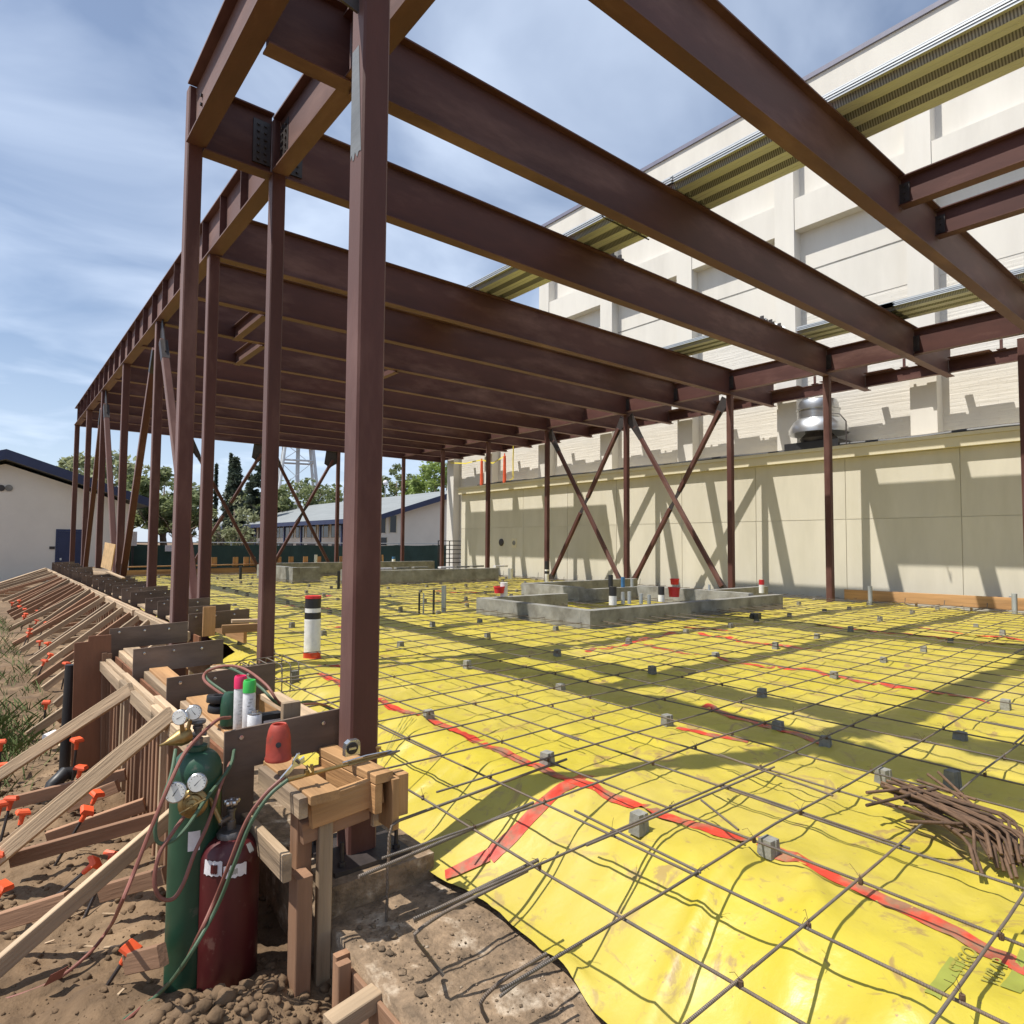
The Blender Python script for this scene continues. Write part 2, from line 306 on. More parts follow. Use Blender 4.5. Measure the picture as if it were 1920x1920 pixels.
def ibeam(name, p0, p1, d, bf, tf, tw, m, parent, cope=0):
    """wide-flange section; p0,p1 on the centre of the underside"""
    Mw, L = frame(p0, p1)
    mb = MB(); a, t = bf/2, tw/2
    pr = [(-a,0),(a,0),(a,tf),(t,tf),(t,d-tf),(a,d-tf),(a,d),(-a,d),(-a,d-tf),(-t,d-tf),(-t,tf),(-a,tf)]
    vs = [(0,y,z) for y,z in pr] + [(L,y,z) for y,z in pr]; k = len(pr)
    fs = [(i,(i+1)%k,k+(i+1)%k,k+i) for i in range(k)]
    for o in (0, k):
        q = [(0,1,2,11),(10,3,4,9),(8,5,6,7),(11,2,3,10),(9,4,5,8)]
        fs += [tuple(o+i for i in (f if o else f[::-1])) for f in q]
    mb.add(vs, fs)
    me = bpy.data.meshes.new(name); me.from_pydata(mb.v, [], mb.f); me.materials.append(M[m])
    o = bpy.data.objects.new(name, me); COL.objects.link(o)
    return place(o, Mw, parent)
def hss(name, p0, p1, s, m, parent, up=(0,1,0), ch=.012):
    return lumber(name, p0, p1, s, s, m, parent, up, ch)
def copy_tree(o, loc, label=None, rotz=0):
    c = o.copy(); COL.objects.link(c); c.location = loc; c.rotation_euler = (0,0,rotz)
    if label: c['label'] = label
    for ch in list(o.children):
        d = ch.copy(); COL.objects.link(d); d.parent = c
        for g in list(ch.children):
            e = g.copy(); COL.objects.link(e); e.parent = d
    return c
def fbm(x, y, sc, oc=4, z=0.): return noise.fractal(V((x*sc, y*sc, z)), 1.0, 2.0, oc)
def sstep(a, b, x):
    t = min(1, max(0, (x-a)/(b-a))); return t*t*(3-2*t)
# ================================================================ SETTING
def spaced(segs):
    out = []
    for a, b, st in segs:
        n = max(1, round((b-a)/st)); out += [a + (b-a)*i/n for i in range(n)]
    return out + [segs[-1][1]]
def gridmesh(xs, ys, zf, skip=None):
    mb = MB(); nx = len(xs)
    mb.v = [V((x, y, zf(x, y))) for y in ys for x in xs]
    for j in range(len(ys)-1):
        for i in range(nx-1):
            if skip and skip((xs[i]+xs[i+1])/2, (ys[j]+ys[j+1])/2): continue
            mb.f.append((j*nx+i, j*nx+i+1, (j+1)*nx+i+1, (j+1)*nx+i))
    return mb
def ground_z(x, y):
    z = -.79 + .34*sstep(5, 25, y)
    if x > 1.3: z = min(z, -.6 + .15*sstep(28, 31, y))
    if y < 16 and x < 1.6:
        z += .05*fbm(x, y, .7, 4) + .050*fbm(x, y, 2.6, 4, 3) + .026*fbm(x, y, 8, 4, 7) + .012*abs(fbm(x, y, 14, 2, 17))
        z += .16*math.exp(-((x-.98)**2/.10 + (y-2.98)**2/.05)) + .10*math.exp(-((x-.6)**2/.08 + (y-3.05)**2/.08))
        z += .10*math.exp(-((x-.45)**2/.12 + (y-6.2)**2/.3)) - .06*math.exp(-((x-.1)**2/.3 + (y-4.3)**2/.2))
    elif abs(x) < 60 and y < 90: z += .03*fbm(x, y, .4, 3)
    return z
xs = spaced([(-600,-60,90),(-60,-10,6),(-10,-3,.5),(-3,1.7,.036),(1.7,3,.3),(3,30,4),(30,60,6),(60,600,90)])
ys = spaced([(-60,-4,8),(-4,.6,.4),(.6,7.5,.036),(7.5,16,.09),(16,60,2),(60,120,10),(120,900,130)])
g = link('ground', gridmesh(xs, ys, ground_z), 'dirt', smooth='all'); g['kind'] = 'structure'
# loose clods and crumbs
def clod_mesh(r, seed):
    bm = bmesh.new(); bmesh.ops.create_icosphere(bm, subdivisions=2, radius=1)
    rnd = random.Random(seed)
    s = V((rnd.uniform(.7,1.2), rnd.uniform(.7,1.2), rnd.uniform(.5,.9)))
    o_ = V((seed*3.1,seed*1.7,0))
    for v in bm.verts: v.co = V((v.co.x*s.x, v.co.y*s.y, v.co.z*s.z)) * (1+.45*noise.noise(v.co*1.3+o_)+.28*noise.noise(v.co*3.1+o_)) 
    vs = [v.co.copy() for v in bm.verts]; fs = [tuple(v.index for v in f.verts) for f in bm.faces]; bm.free(); return vs, fs
clods = [clod_mesh(1, i) for i in range(8)]
mb = MB(); rnd = random.Random(3)
def clod(x, y, r, z=None):
    vs, fs = clods[rnd.randrange(8)]; a = rnd.uniform(0,6.28); c, s = math.cos(a), math.sin(a)
    zz = ground_z(x, y) if z is None else z
    mb.add([(x+(p.x*c-p.y*s)*r, y+(p.x*s+p.y*c)*r, zz + p.z*r + r*.15) for p in vs], fs)
for i in range(7500):
    y = .9 + 7*rnd.random()**1.5; x = rnd.uniform(-.6, 1.2)*min(1.2, .45+y*.2)
    if fbm(x, y, .8, 3, 5) < -.05 and rnd.random() < .8: continue
    clod(x, y, .003 + .020*rnd.random()**5)
for i in range(900): clod(rnd.gauss(.80,.30), rnd.gauss(2.84,.15), .004+.030*rnd.random()**5)
for i in range(9): clod(rnd.gauss(.95,.15), rnd.gauss(2.98,.06), .02+.025*rnd.random())
for i in range(200): clod(rnd.gauss(.42,.25), rnd.gauss(6.1,.35), .006+.03*rnd.random()**3)
o = link('dirt_clods', mb, 'clod', smooth='all'); o['kind'] = 'stuff'
mb = MB(); rnd = random.Random(77)
for i in range(150):
    y = 1.2+8*rnd.random()**1.4; x = rnd.uniform(-.8,.95)*min(1.2,.5+y*.2); a = rnd.uniform(0,3.14); l = rnd.uniform(.015,.09); w = rnd.uniform(.002,.007); z = ground_z(x,y)+.008
    d = V((math.cos(a),math.sin(a),rnd.uniform(-.15,.25)))*l; mb.obox((x,y,z), d, V((-d.y,d.x,0)).normalized()*w, (0,0,.0025))
o = link('wood_splinters', mb, 'wood', smooth=False); o['kind'] = 'stuff'
# weeds and tufts of grass on the left
mb = MB(); rnd = random.Random(5)
for i in range(5200):
    if i < 3600: y = rnd.uniform(7.5, 22); x = rnd.uniform(-.9, .75) - .03*(y-8)
    else: y = rnd.gauss(8.6,.8); x = rnd.gauss(-.02,.22)
    if fbm(x, y, .9, 3, 9) < .02 and i < 3600: continue
    h = rnd.uniform(.04,.17)*(1.3 if i >= 3600 else 1); a = rnd.uniform(0,6.28); w = .006; z = ground_z(x, y) if y < 16 else -.5
    dx_, dy_ = math.cos(a), math.sin(a); b = rnd.uniform(.1,.9)*h
    mb.add([(x-dy_*w,y+dx_*w,z-.01),(x+dy_*w,y-dx_*w,z-.01),(x+dx_*b+dy_*w*.6,y+dy_*b-dx_*w*.6,z+h*.7),(x+dx_*b*1.7,y+dy_*b*1.7,z+h)], [(0,1,2),(0,2,3)])
o = link('grass', mb, 'grass'); o['kind'] = 'stuff'
for q in [(500,1440,.02),(125,1700,.02)]: pass
# ---------------------------------------------------------------- footing ledge
def foot_z(x, y):
    return -.5 + .014*fbm(x, y, 2.2, 4) + .009*fbm(x, y, 11, 4, 4) + .03*sstep(1.52,1.36,x)*fbm(x, y, 5, 3, 8)
xs = spaced([(1.34,2.5,.03)]); ys = spaced([(-.8,8.1,.035),(8.1,9.0,.1)])
mb = gridmesh(xs, ys, foot_z)
nx = len(xs); o0 = len(mb.v)
for j, y in enumerate(ys): mb.v.append(V((1.345 + .015*fbm(3, y, 6, 3), y, -1.0)))
for j in range(len(ys)-1): mb.f.append((o0+j, j*nx, (j+1)*nx, o0+j+1))
solo('concrete_footing', mb, 'conc_dirty', 'rough brown concrete footing ledge between the near boards and the yellow sheeting', 'footing', smooth='all', loc=(1.6,2,-1))
# ---------------------------------------------------------------- yellow vapour barrier
FOLD = [(PZ(1195,1905,-.35), PZ(1365,1690,-.25)), (PZ(1360,1690,-.2), PZ(1430,1600,-.13)), (PZ(1040,1790,-.45), PZ(1110,1840,-.4))]
CREASE = [(1,.03,2.30),(1,-.02,3.55),(1,.02,4.4),(1,.0,5.35),(.05,1,1.05),(-.04,1,1.95),(.03,1,3.25),(-.02,1,4.5),(.7,.71,3.4),(.8,-.6,1.1),(.55,.83,4.9)]
def sheet_edge(y): return 1.62 + .25*sstep(.4, 1.64, y) + .13*sstep(1.64, 2.5, y) - .05*sstep(2.6, 3.0, y) + .025*fbm(0, y, 2.7, 3)
def sheet_z(x, y):
    e = sheet_edge(y)
    t = sstep(e-.02, e+.80, x)**.85
    z = -.455 + (.372 + .03*math.sin(x*2.1+y*1.3)*.3)*t
    z += t*(.030*fbm(x, y, .9, 3) + .016*fbm(x*.8, y*1.5, 2.6, 3, 2) + .010*fbm(x, y*2, 6, 3, 4) - .009*abs(fbm(x+.3*y, y, 3.6, 2, 14)))
    z += (1-t)*.035*t*4*fbm(x, y, 1.8, 3, 6)
    rg = 1 - abs(fbm(x*.5, y, 1.6, 2, 11)); z += .022*max(0, rg-.86)/.14*t
    for k_, (ca, cb, cc) in enumerate(CREASE):
        dd = abs(ca*x+cb*y-cc+.03*math.sin(x*1.7+y*2.1+k_)); 
        if dd < .03: z += .009*(1-dd/.03)*t*(.5+.5*math.sin(x*2.3+y*3.1+k_*2))
    for a, b in FOLD:
        d = b - a; q = max(0, min(1, ((x-a.x)*d.x + (y-a.y)*d.y)/(d.x*d.x+d.y*d.y)))
        dist = math.hypot(x-a.x-d.x*q, y-a.y-d.y*q); z += .045*math.exp(-(dist/.035)**2)*math.sin(math.pi*min(1,.15+q*.7))
    return min(z, -.028)
xs0 = spaced([(0,1.4,.03),(1.4,4.8,.036),(4.8,9,.10),(9,15.55,.22)])   # measured from the lapped edge
ys = spaced([(-1.5,7.2,.036),(7.2,12,.10),(12,29.4,.22)])
mb = MB(); nx = len(xs0)
for y in ys:
    e = sheet_edge(y) + (2.62-sheet_edge(y))*sstep(8.75, 8.95, y)
    for x_ in xs0:
        x = e + x_*(17.25-e)/15.55; mb.v.append(V((x, y, sheet_z(x, y) + (.004*math.sin(y*31)*0 if x_ else .008*fbm(1, y, 8, 2)))))
for j in range(len(ys)-1):
    for i in range(nx-1): mb.f.append((j*nx+i, j*nx+i+1, (j+1)*nx+i+1, (j+1)*nx+i))
SHEET = solo('vapor_barrier', mb, 'sheet', 'yellow plastic vapor barrier sheeting spread over the whole slab area', 'plastic sheet', smooth='all', loc=(2.7,3,-.11))
def tape(pts, w=.085, m='tape', name='seam_tape', lift=.004, st=.05):
    mb = MB(); P = []
    for a, b in zip(pts, pts[1:]):
        n = max(1, int(math.dist(a, b)/st)); P += [(a[0]+(b[0]-a[0])*i/n, a[1]+(b[1]-a[1])*i/n) for i in range(n)]
    P.append(pts[-1]); rows = []
    for i, p in enumerate(P):
        q0, q1 = P[max(i-1,0)], P[min(i+1,len(P)-1)]; tx, ty = q1[0]-q0[0], q1[1]-q0[1]; l = math.hypot(tx, ty); nx_, ny_ = -ty/l, tx/l
        ww = w*(1+.12*fbm(p[0]*3, p[1]*3, 2, 2))
        wob = .012*fbm(p[0], p[1], 2.5, 2, 5)
        for k in range(4):
            s = (k/3-.5)*ww + wob; x, y = p[0]+nx_*s, p[1]+ny_*s; mb.v.append(V((x, y, max(sheet_z(x, y), foot_z(x, y)+.004 if x < 2.1 else -9)+lift)))
    for i in range(len(P)-1):
        for k in range(3): mb.f.append((i*4+k, (i+1)*4+k, (i+1)*4+k+1, i*4+k+1))
    return link(name, mb, m, SHEET, smooth='all')
tape([(2.72,-1.2),(2.74,.6),(2.82,1.2),(2.86,1.7),(2.80,2.4),(2.76,2.8),(2.82,4.2),(2.80,5.3),(2.77,6.6)])
b0, b1, b2 = PZ(918,1608,-.36), PZ(912,1618,-.385), PZ(835,1636,-.425)
tape([(2.95,2.86),(2.72,2.78),(b0.x,b0.y)], .10)
tape([(b1.x+.02,b1.y),(b2.x,b2.y)], .075, lift=.010)
tape([(4.87,3.35),(4.75,2.7),(4.66,2.2)], .08)
tape([(4.20,3.12),(4.33,2.6)], .07)
tape([(7.3,6.0),(7.12,5.0),(7.05,4.25),(7.2,3.7),(7.16,2.9),(7.22,1.9)], .10)
tape([(11.6,5.6),(11.65,5.0),(11.67,3.8),(11.55,2.6)], .14, st=.2)
tape([(12.6,4.4),(12.3,3.2),(12.2,2.4)], .12, st=.2)
tape([(6.2,6.05),(7.4,6.2),(8.6,6.42)], .09)
tape([(8.9,6.2),(8.7,5.2),(8.8,4.2)], .12)
tape([(3.05,7.3),(3.3,7.0),(3.22,6.6),(2.95,6.4)], .10)
tape([(5.2,14.5),(5.9,13.2)], .16, st=.2); tape([(8.5,13.6),(9.6,12.4)], .14, st=.2); tape([(6.2,17),(7.2,16.4)], .2, st=.2)
tape([(9.3,6.8),(9.9,5.8)], .1, st=.2); tape([(4.6,10.6),(4.9,9.8)], .12, st=.2); tape([(10.3,16.3),(11.2,15.2)], .2, st=.2)
# print on the sheet: green bars and lettering
def text_on_sheet(txt, org, dirv, size, m):
    cu = bpy.data.curves.new('sheet_print', 'FONT'); cu.body = txt; cu.size = size; cu.space_character = 1.08; cu.offset = .0012
    to = bpy.data.objects.new('tmp', cu); COL.objects.link(to); bpy.context.view_layer.update()
    me = to.evaluated_get(bpy.context.evaluated_depsgraph_get()).to_mesh()
    bm = bmesh.new(); bm.from_mesh(me); bmesh.ops.subdivide_edges(bm, edges=[e for e in bm.edges if e.calc_length() > .03], cuts=2, use_grid_fill=True)
    bmesh.ops.triangulate(bm, faces=bm.faces[:])
    d = V(dirv).normalized(); nrm = V((-d.y, d.x)); out = MB()
    bm.verts.ensure_lookup_table()
    for v in bm.verts:
        x = org[0] + d.x*v.co.x + nrm.x*v.co.y; y = org[1] + d.y*v.co.x + nrm.y*v.co.y
        out.v.append(V((x, y, sheet_z(x, y)+.005)))
    out.f = [tuple(v.index for v in f.verts) for f in bm.faces]; bm.free()
    to.to_mesh_clear() if False else None
    bpy.data.objects.remove(to); return link('sheet_print', out, m, SHEET)
p0 = PZ(1818,1876,-.13); p1 = PZ(1872,1772,-.13); dv = (p1-p0).xy
text_on_sheet('STEGO', PZ(1808,1868,-.13).xy, dv, .062, 'print_dark')
text_on_sheet('WRAP', PZ(1808,1868,-.13).xy + V((dv.y,-dv.x)).normalized()*.085 + dv.normalized()*.02, dv, .062, 'print_dark')
def bar(a, b, w, m='print'): tape([a, b], w, m, 'sheet_print', .003, .03)
a, b = PZ(1750,1900,-.13).xy, PZ(1797,1836,-.13).xy; bar(a, b, .045)
a, b = PZ(1900,1895,-.13).xy, PZ(1935,1825,-.13).xy; bar(a, b, .05)
for k in range(5):
    a, b = PZ(716+k*9,1392-k*3,-.14).xy, PZ(764+k*4,1352+k*4,-.14).xy; bar(a, b, .008, 'print_dark')
# ---------------------------------------------------------------- existing low building on the right
AX = 17.7
AN = thing('annex_building', 'low cream stucco building with a plain cornice behind the right row of columns', 'building', (17.9,10,-.6))
link('wall', MB().box((AX,-7,-.6),(18.05,25.6,3.665)), 'cream', AN)
jy = [-7,-4.2,-1.6,1.0,2.5,5.1,7.72,10.3,12.93,15.76,18.3,21.0,25.6]
for z0, z1 in ((-.35,2.03),(2.045,3.655)):
    for a, b in zip(jy, jy[1:]): link('wall_panel', MB().box((AX-.018,a+.009,z0),(AX+.01,b-.009,z1)), 'cream', AN)
link('cornice', MB().box((AX-.19,-7,3.665),(18.05,25.63,3.90)).box((AX-.225,-7,3.903),(18.05,25.66,3.99)), 'fascia', AN)
link('roof', MB().box((18.053,-7,3.7),(19.59,25.6,3.96)), 'fascia', AN)
p = PX(941,1017,AX); link('vent', MB().lathe([(.16,0),(.16,.05),(.12,.07),(0,.07)], p, 16, (-1,0,0)), 'steel_dark', AN)
p = PX(965,1018,AX); link('cover_plate', MB().box((AX-.035,p.y-.16,p.z-.2),(AX-.019,p.y+.16,p.z+.2)), 'fascia', AN); link('round_cover', MB().lathe([(.1,0),(.1,.02),(0,.02)], (AX-.036,p.y,p.z), 14, (-1,0,0)), 'conc', AN)
for x, y in [(1193,1093),(1217,1098)]: pass
for x, y in ((1647,1115),(1876,1125),(1896,1125)):
    q = PX(x,y,AX); link('outlet_slot', MB().box((AX-.03,q.y-.035,q.z-.09),(AX-.019,q.y+.035,q.z+.09)), 'galv', AN)
# ---------------------------------------------------------------- tall hall behind it
GF, GP = 19.2, 19.6
GY = thing('gym_building', 'tall pale hall with pilasters and recessed panels rising behind the low cream building', 'building', (21,8,-.6))
link('wall', MB().box((GP,-8,8.6),(21.5,21.57,14.97)), 'gym', GY)
link('brick_wall', MB().box((GP+.01,-8,-.6),(21.5,21.57,8.598)), 'brick', GY)
link('brick_wall', MB().box((GP+.01,21.573,-.6),(21.5,29.1,7.5)), 'brick', GY)
pe = [2.24+3.778*k for k in range(-2,6)]
for y in pe: link('pilaster', MB().box((GF,y,-.6),(GP+.2,y+.635,14.59)), 'gym', GY)
for y in (25.2,28.56): link('pilaster', MB().box((GF,y,-.6),(GP+.2,y+.62,7.45)), 'gym', GY)
for y0, y1 in zip([-8]+[y+.635 for y in pe], pe+[21.77]):
    if y1 - y0 > .3: link('band', MB().box((GF+.03,y0+.002,11.15),(GP+.2,y1-.002,12.15)), 'gym', GY)
link('parapet', MB().box((GF,-8,14.593),(21.6,21.76,15.68)), 'gym', GY)
link('parapet', MB().box((GF,21.763,7.453),(21.6,29.18,7.9)), 'gym', GY)
link('coping', MB().box((GF-.06,-8.05,15.683),(21.6,21.82,15.83)), 'gym_dark', GY)
link('wall_joint', MB().box((GP-.012,-8,9.88),(GP+.005,21.57,9.91)), 'conc', GY)
# roof pipe, fan, barricade posts on the low roof
mb = MB(); pts = [(18.35,y,4.13+.02*math.sin(y*1.7)) for y in [-6+.8*i for i in range(40)]]; mb.tube(pts, .055, 8)
pi = solo('roof_pipe', mb, 'black', 'long black pipe lying along the edge of the low cream roof', 'pipe', smooth=True)
for i in range(9): link('pipe_block', MB().box((18.25,-5+3.5*i,3.96),(18.45,-4.85+3.5*i,4.08)), 'black', pi)
c = PX(1535,835,18.75)
F = thing('exhaust_fan', 'big mushroom shaped aluminium exhaust fan on a black curb on the low roof', 'exhaust fan', (c.x,c.y,3.96))
link('curb', MB().box((c.x-.5,c.y-.78,3.963),(c.x+.5,c.y+.78,4.32)), 'black', F)
link('throat', MB().lathe([(.45,4.32),(.5,4.45),(.36,4.6),(.36,4.75)], (c.x,c.y,0), 28), 'steel_dark', F, True)
link('skirt', MB().lathe([(.40,4.72),(.72,4.60),(.80,4.58),(.80,4.62),(.77,4.78),(.66,4.95),(.57,5.02)], (c.x,c.y,0), 40), 'alu', F, True)
link('drum', MB().lathe([(.575,5.022),(.575,5.26),(.60,5.265),(.60,5.30),(.55,5.31)], (c.x,c.y,0), 40), 'alu', F, True)
link('cap', MB().lathe([(.55,5.312),(.54,5.46),(.50,5.55),(.36,5.60),(0,5.62)], (c.x,c.y,0), 40), 'alu', F, True)
link('conduit', MB().tube([(c.x-.4,c.y-.45,5.1),(c.x-.55,c.y-.85,4.98),(c.x-.55,c.y-1.02,4.75),(c.x-.55,c.y-1.02,3.97)], .018, 6), 'steel_dark', F, True)
for (x, yb, yt), lb in zip(((903,900,860),(946,893,850)), ('orange barricade post on the low roof, left of the two', 'orange barricade post on the low roof, right of the two, beside the hanging caution tape')):
    b = PX(x, yb, 18.3); t = PX(x, yt, 18.3).z
    q = thing('barricade_post', lb, 'post', (18.3,b.y,3.97), 'orange posts on the low roof')
    link('post', MB().lathe([(.085,4.02),(.06,t-.12),(.03,t-.1),(.03,t)], (18.3,b.y,0), 12), 'orange_post', q, True)
    link('base', MB().lathe([(.2,3.968),(.2,4.02),(0,4.02)], (18.3,b.y,0), 8), 'black', q)
q1, q2, q3 = PX(845,868,18.3), PX(903,862,18.3), PX(946,855,18.3)
mb = MB()
def ribbon(pts, w=.03):
    for a, b in zip(pts, pts[1:]): a, b = V(a), V(b); mb.add([a+V((0,0,-w)), b+V((0,0,-w)), b+V((.006,0,w)), a+V((.006,0,w))], [(0,1,2,3)])
ribbon([q1, (q1+q2)/2+V((0,0,-.1)), q2, (q2+q3)/2+V((0,0,-.25)), q3])
a = PX(963,826,18.75); b = PX(962,897,18.75)
mb.tube([a, (a+b)/2+V((.03,.06,0)), b], .03, 5); mb.tube([b, b+V((0,.35,-.1))], .02, 5)
solo('caution_tape', mb, 'yellow_tape', 'thin yellow caution tape strung between the orange roof posts and hanging down', 'caution tape')
# ---------------------------------------------------------------- railing at the far corner
RL = PY(822,1014,26.3); RR = PY(868,1014,26.3)
R_ = thing('guard_railing', 'black metal railing with horizontal bars at the far end of the low wall', 'railing', (RL.x,26.3,0))
for k in range(7):
    z = RL.z - k*.21; link('rail', MB().tube([(RL.x,26.3,z),(RR.x,26.3,z)], .022, 6), 'black', R_, True)
for t in (0,.45,1): link('post', MB().tube([(RL.x+(RR.x-RL.x)*t,26.3,-.2),(RL.x+(RR.x-RL.x)*t,26.3,RL.z+.02)], .025, 6), 'black', R_, True)
# ---------------------------------------------------------------- gabled building on the left
LY = 35.4
LB = thing('gable_building', 'pale gabled building with navy roof edge and navy door at the left edge', 'building', (.6,40,-.5))
link('wall', MB().extr([(-4.2,LY,-.6),(5.35,LY,-.6),(5.35,LY,3.05),(.58,LY,4.62),(-4.2,LY,3.05)], (0,16,0)), 'white_wall', LB)
for s, x1, z1 in ((1,6.05,3.0),(-1,-4.9,3.0)):
    link('roof', MB().extr([(.58,LY-.5,4.80),(x1,LY-.5,z1),(x1,LY-.5,z1+.36),(.58,LY-.5,5.2)], (0,17,0)), 'roof_grey', LB)
    link('rake_board', MB().extr([(.58+s*.001,LY-.54,4.78),(x1+s*.02,LY-.54,z1-.03),(x1+s*.02,LY-.54,z1+.37),(.58+s*.001,LY-.54,5.21)], (0,.038,0)), 'navy', LB)
    link('eave_board', MB().box((x1-(.03 if s<0 else -.002),LY-.5,z1-.02),(x1+(.03 if s>0 else -.002),LY+16.5,z1+.36)), 'navy', LB)
D = link('door', MB().box((2.55,LY-.05,-.55),(3.5,LY-.003,1.75)), 'navy', LB); link('handle', MB().box((2.63,LY-.09,.45),(2.70,LY-.051,.55)), 'chrome', D)
link('door_frame', MB().box((2.46,LY-.03,-.55),(2.547,LY-.002,1.84)).box((3.503,LY-.03,-.55),(3.59,LY-.002,1.84)).box((2.549,LY-.03,1.753),(3.501,LY-.002,1.84)), 'navy', LB)
for x, m in ((2,'steel_dark'),(17,'conc')):
    q = PY(x,915,LY-.01); link('round_vent', MB().lathe([(.14,0),(.14,.03),(0,.03)], q, 14, (0,-1,0)), m, LB)
q = PY(98,1027,LY-.01); link('plaque', MB().box((q.x-.1,LY-.03,q.z-.06),(q.x+.1,LY-.002,q.z+.06)), 'steel_dark', LB)
q = PY(321,1004,LY-.01); link('wall_light', MB().box((5.0,LY-.08,1.55),(5.1,LY-.002,1.7)), 'fascia', LB)
# ---------------------------------------------------------------- long low building at the far end
FB = thing('classroom_building', 'long low building with pale grey roof and dark navy fascia beyond the green fence', 'building', (28,50,-.5))
FY = 42.0
link('wall', MB().extr([(22,FY,-.6),(35,FY,-.6),(35,FY,3.3),(28.6,FY,5.35),(22,FY,3.3)], (0,46,0)), 'white_wall', FB)
for x1, z1, s in ((20.95,2.98,-1),(36.2,2.98,1)):
    link('roof', MB().extr([(28.6,FY-.7,5.40),(x1,FY-.7,z1),(x1,FY-.7,z1+.12),(28.6,FY-.7,5.55)], (0,47.5,0)), 'roof_grey', FB)
    link('rake_board', MB().extr([(28.6+s*.001,FY-.76,5.12),(x1+s*.03,FY-.76,z1-.22),(x1+s*.03,FY-.76,z1+.13),(28.6+s*.001,FY-.76,5.56)], (0,.057,0)), 'navy', FB)
    link('eave_board', MB().box((min(x1,x1+s*.06)+.003*s,FY-.7,z1-.22),(max(x1,x1+s*.06)+.003*s,FY+46.8,z1+.13)), 'navy', FB)
for k in range(12):
    y0 = FY+1.2+2.6*k
    w = link('window', MB().box((21.95,y0,1.75),(21.998,y0+2.0,2.85)), 'glass', FB)
    link('frame', MB().box((21.93,y0-.06,1.69),(21.949,y0,2.9)).box((21.93,y0+.97,1.69),(21.949,y0+1.03,2.9)).box((21.93,y0+2,1.69),(21.949,y0+2.06,2.9)).box((21.932,y0,2.853),(21.949,y0+2,2.9)), 'fascia', w)
    link('low_panel', MB().box((21.96,y0+.1,-.3),(21.997,y0+1.9,1.2)), 'steel_dark', FB)
for k in range(11): link('walkway_post', MB().box((21.15,FY+.6+4.1*k,-.55),(21.3,FY+.75+4.1*k,2.95)), 'navy', FB)
for xa, xb, ya, yb in ((714,723,967,999),(731,743,967,998),(714,725,1008,1022)):
    a, b = PY(xa,yb,FY-.02), PY(xb,ya,FY-.02); w = link('window', MB().box((a.x,FY-.03,a.z),(b.x,FY-.002,b.z)), 'glass', FB)
    link('frame', MB().box((a.x-.05,FY-.05,a.z-.05),(a.x-.001,FY-.003,b.z+.05)).box((b.x+.001,FY-.05,a.z-.05),(b.x+.05,FY-.003,b.z+.05)), 'fascia', w)
# ---------------------------------------------------------------- fence with green windscreen
FN = thing('screen_fence', 'chain fence covered with dark green windscreen along the far side of the site', 'fence', (15,38,-.5))
mb = MB(); n = 80
for i in range(n+1):
    x = 5.4 + 21.2*i/n; top = 1.17 - .05*abs(math.sin(x*1.05)) + (.03 if x > 21 else 0)
    for k in range(5): mb.v.append(V((x, 37.95+.05*math.sin(x*2.4+k)+.03*math.sin(x*7), -.55 + (top+.55)*k/4)))
for i in range(n):
    for k in range(4): mb.f.append((i*5+k, (i+1)*5+k, (i+1)*5+k+1, i*5+k+1))
link('windscreen', mb, 'screen', FN, 'all')
link('top_rail', MB().tube([(5.4,38.03,1.27),(26.6,38.03,1.31)], .03, 6), 'galv', FN, True)
for i in range(9): link('post', MB().tube([(5.4+2.65*i,38.06,-.6),(5.4+2.65*i,38.06,1.33)], .035, 6), 'galv', FN, True)
a = PY(318,1028,37.8); link('sign', MB().box((a.x-.2,37.8,a.z-.16),(a.x+.2,37.83,a.z+.16)), 'label', FN)
a = PY(250,1010,36.5)
sg = thing('notice_board', 'small white notice board on a dark post in front of the green fence', 'sign', (a.x,36.5,-.5))
link('post', MB().box((a.x-.05,36.5,-.55),(a.x+.05,36.56,a.z-.1)), 'black', sg); link('panel', MB().box((a.x-.16,36.46,a.z-.35),(a.x+.16,36.498,a.z+.35)), 'label', sg)
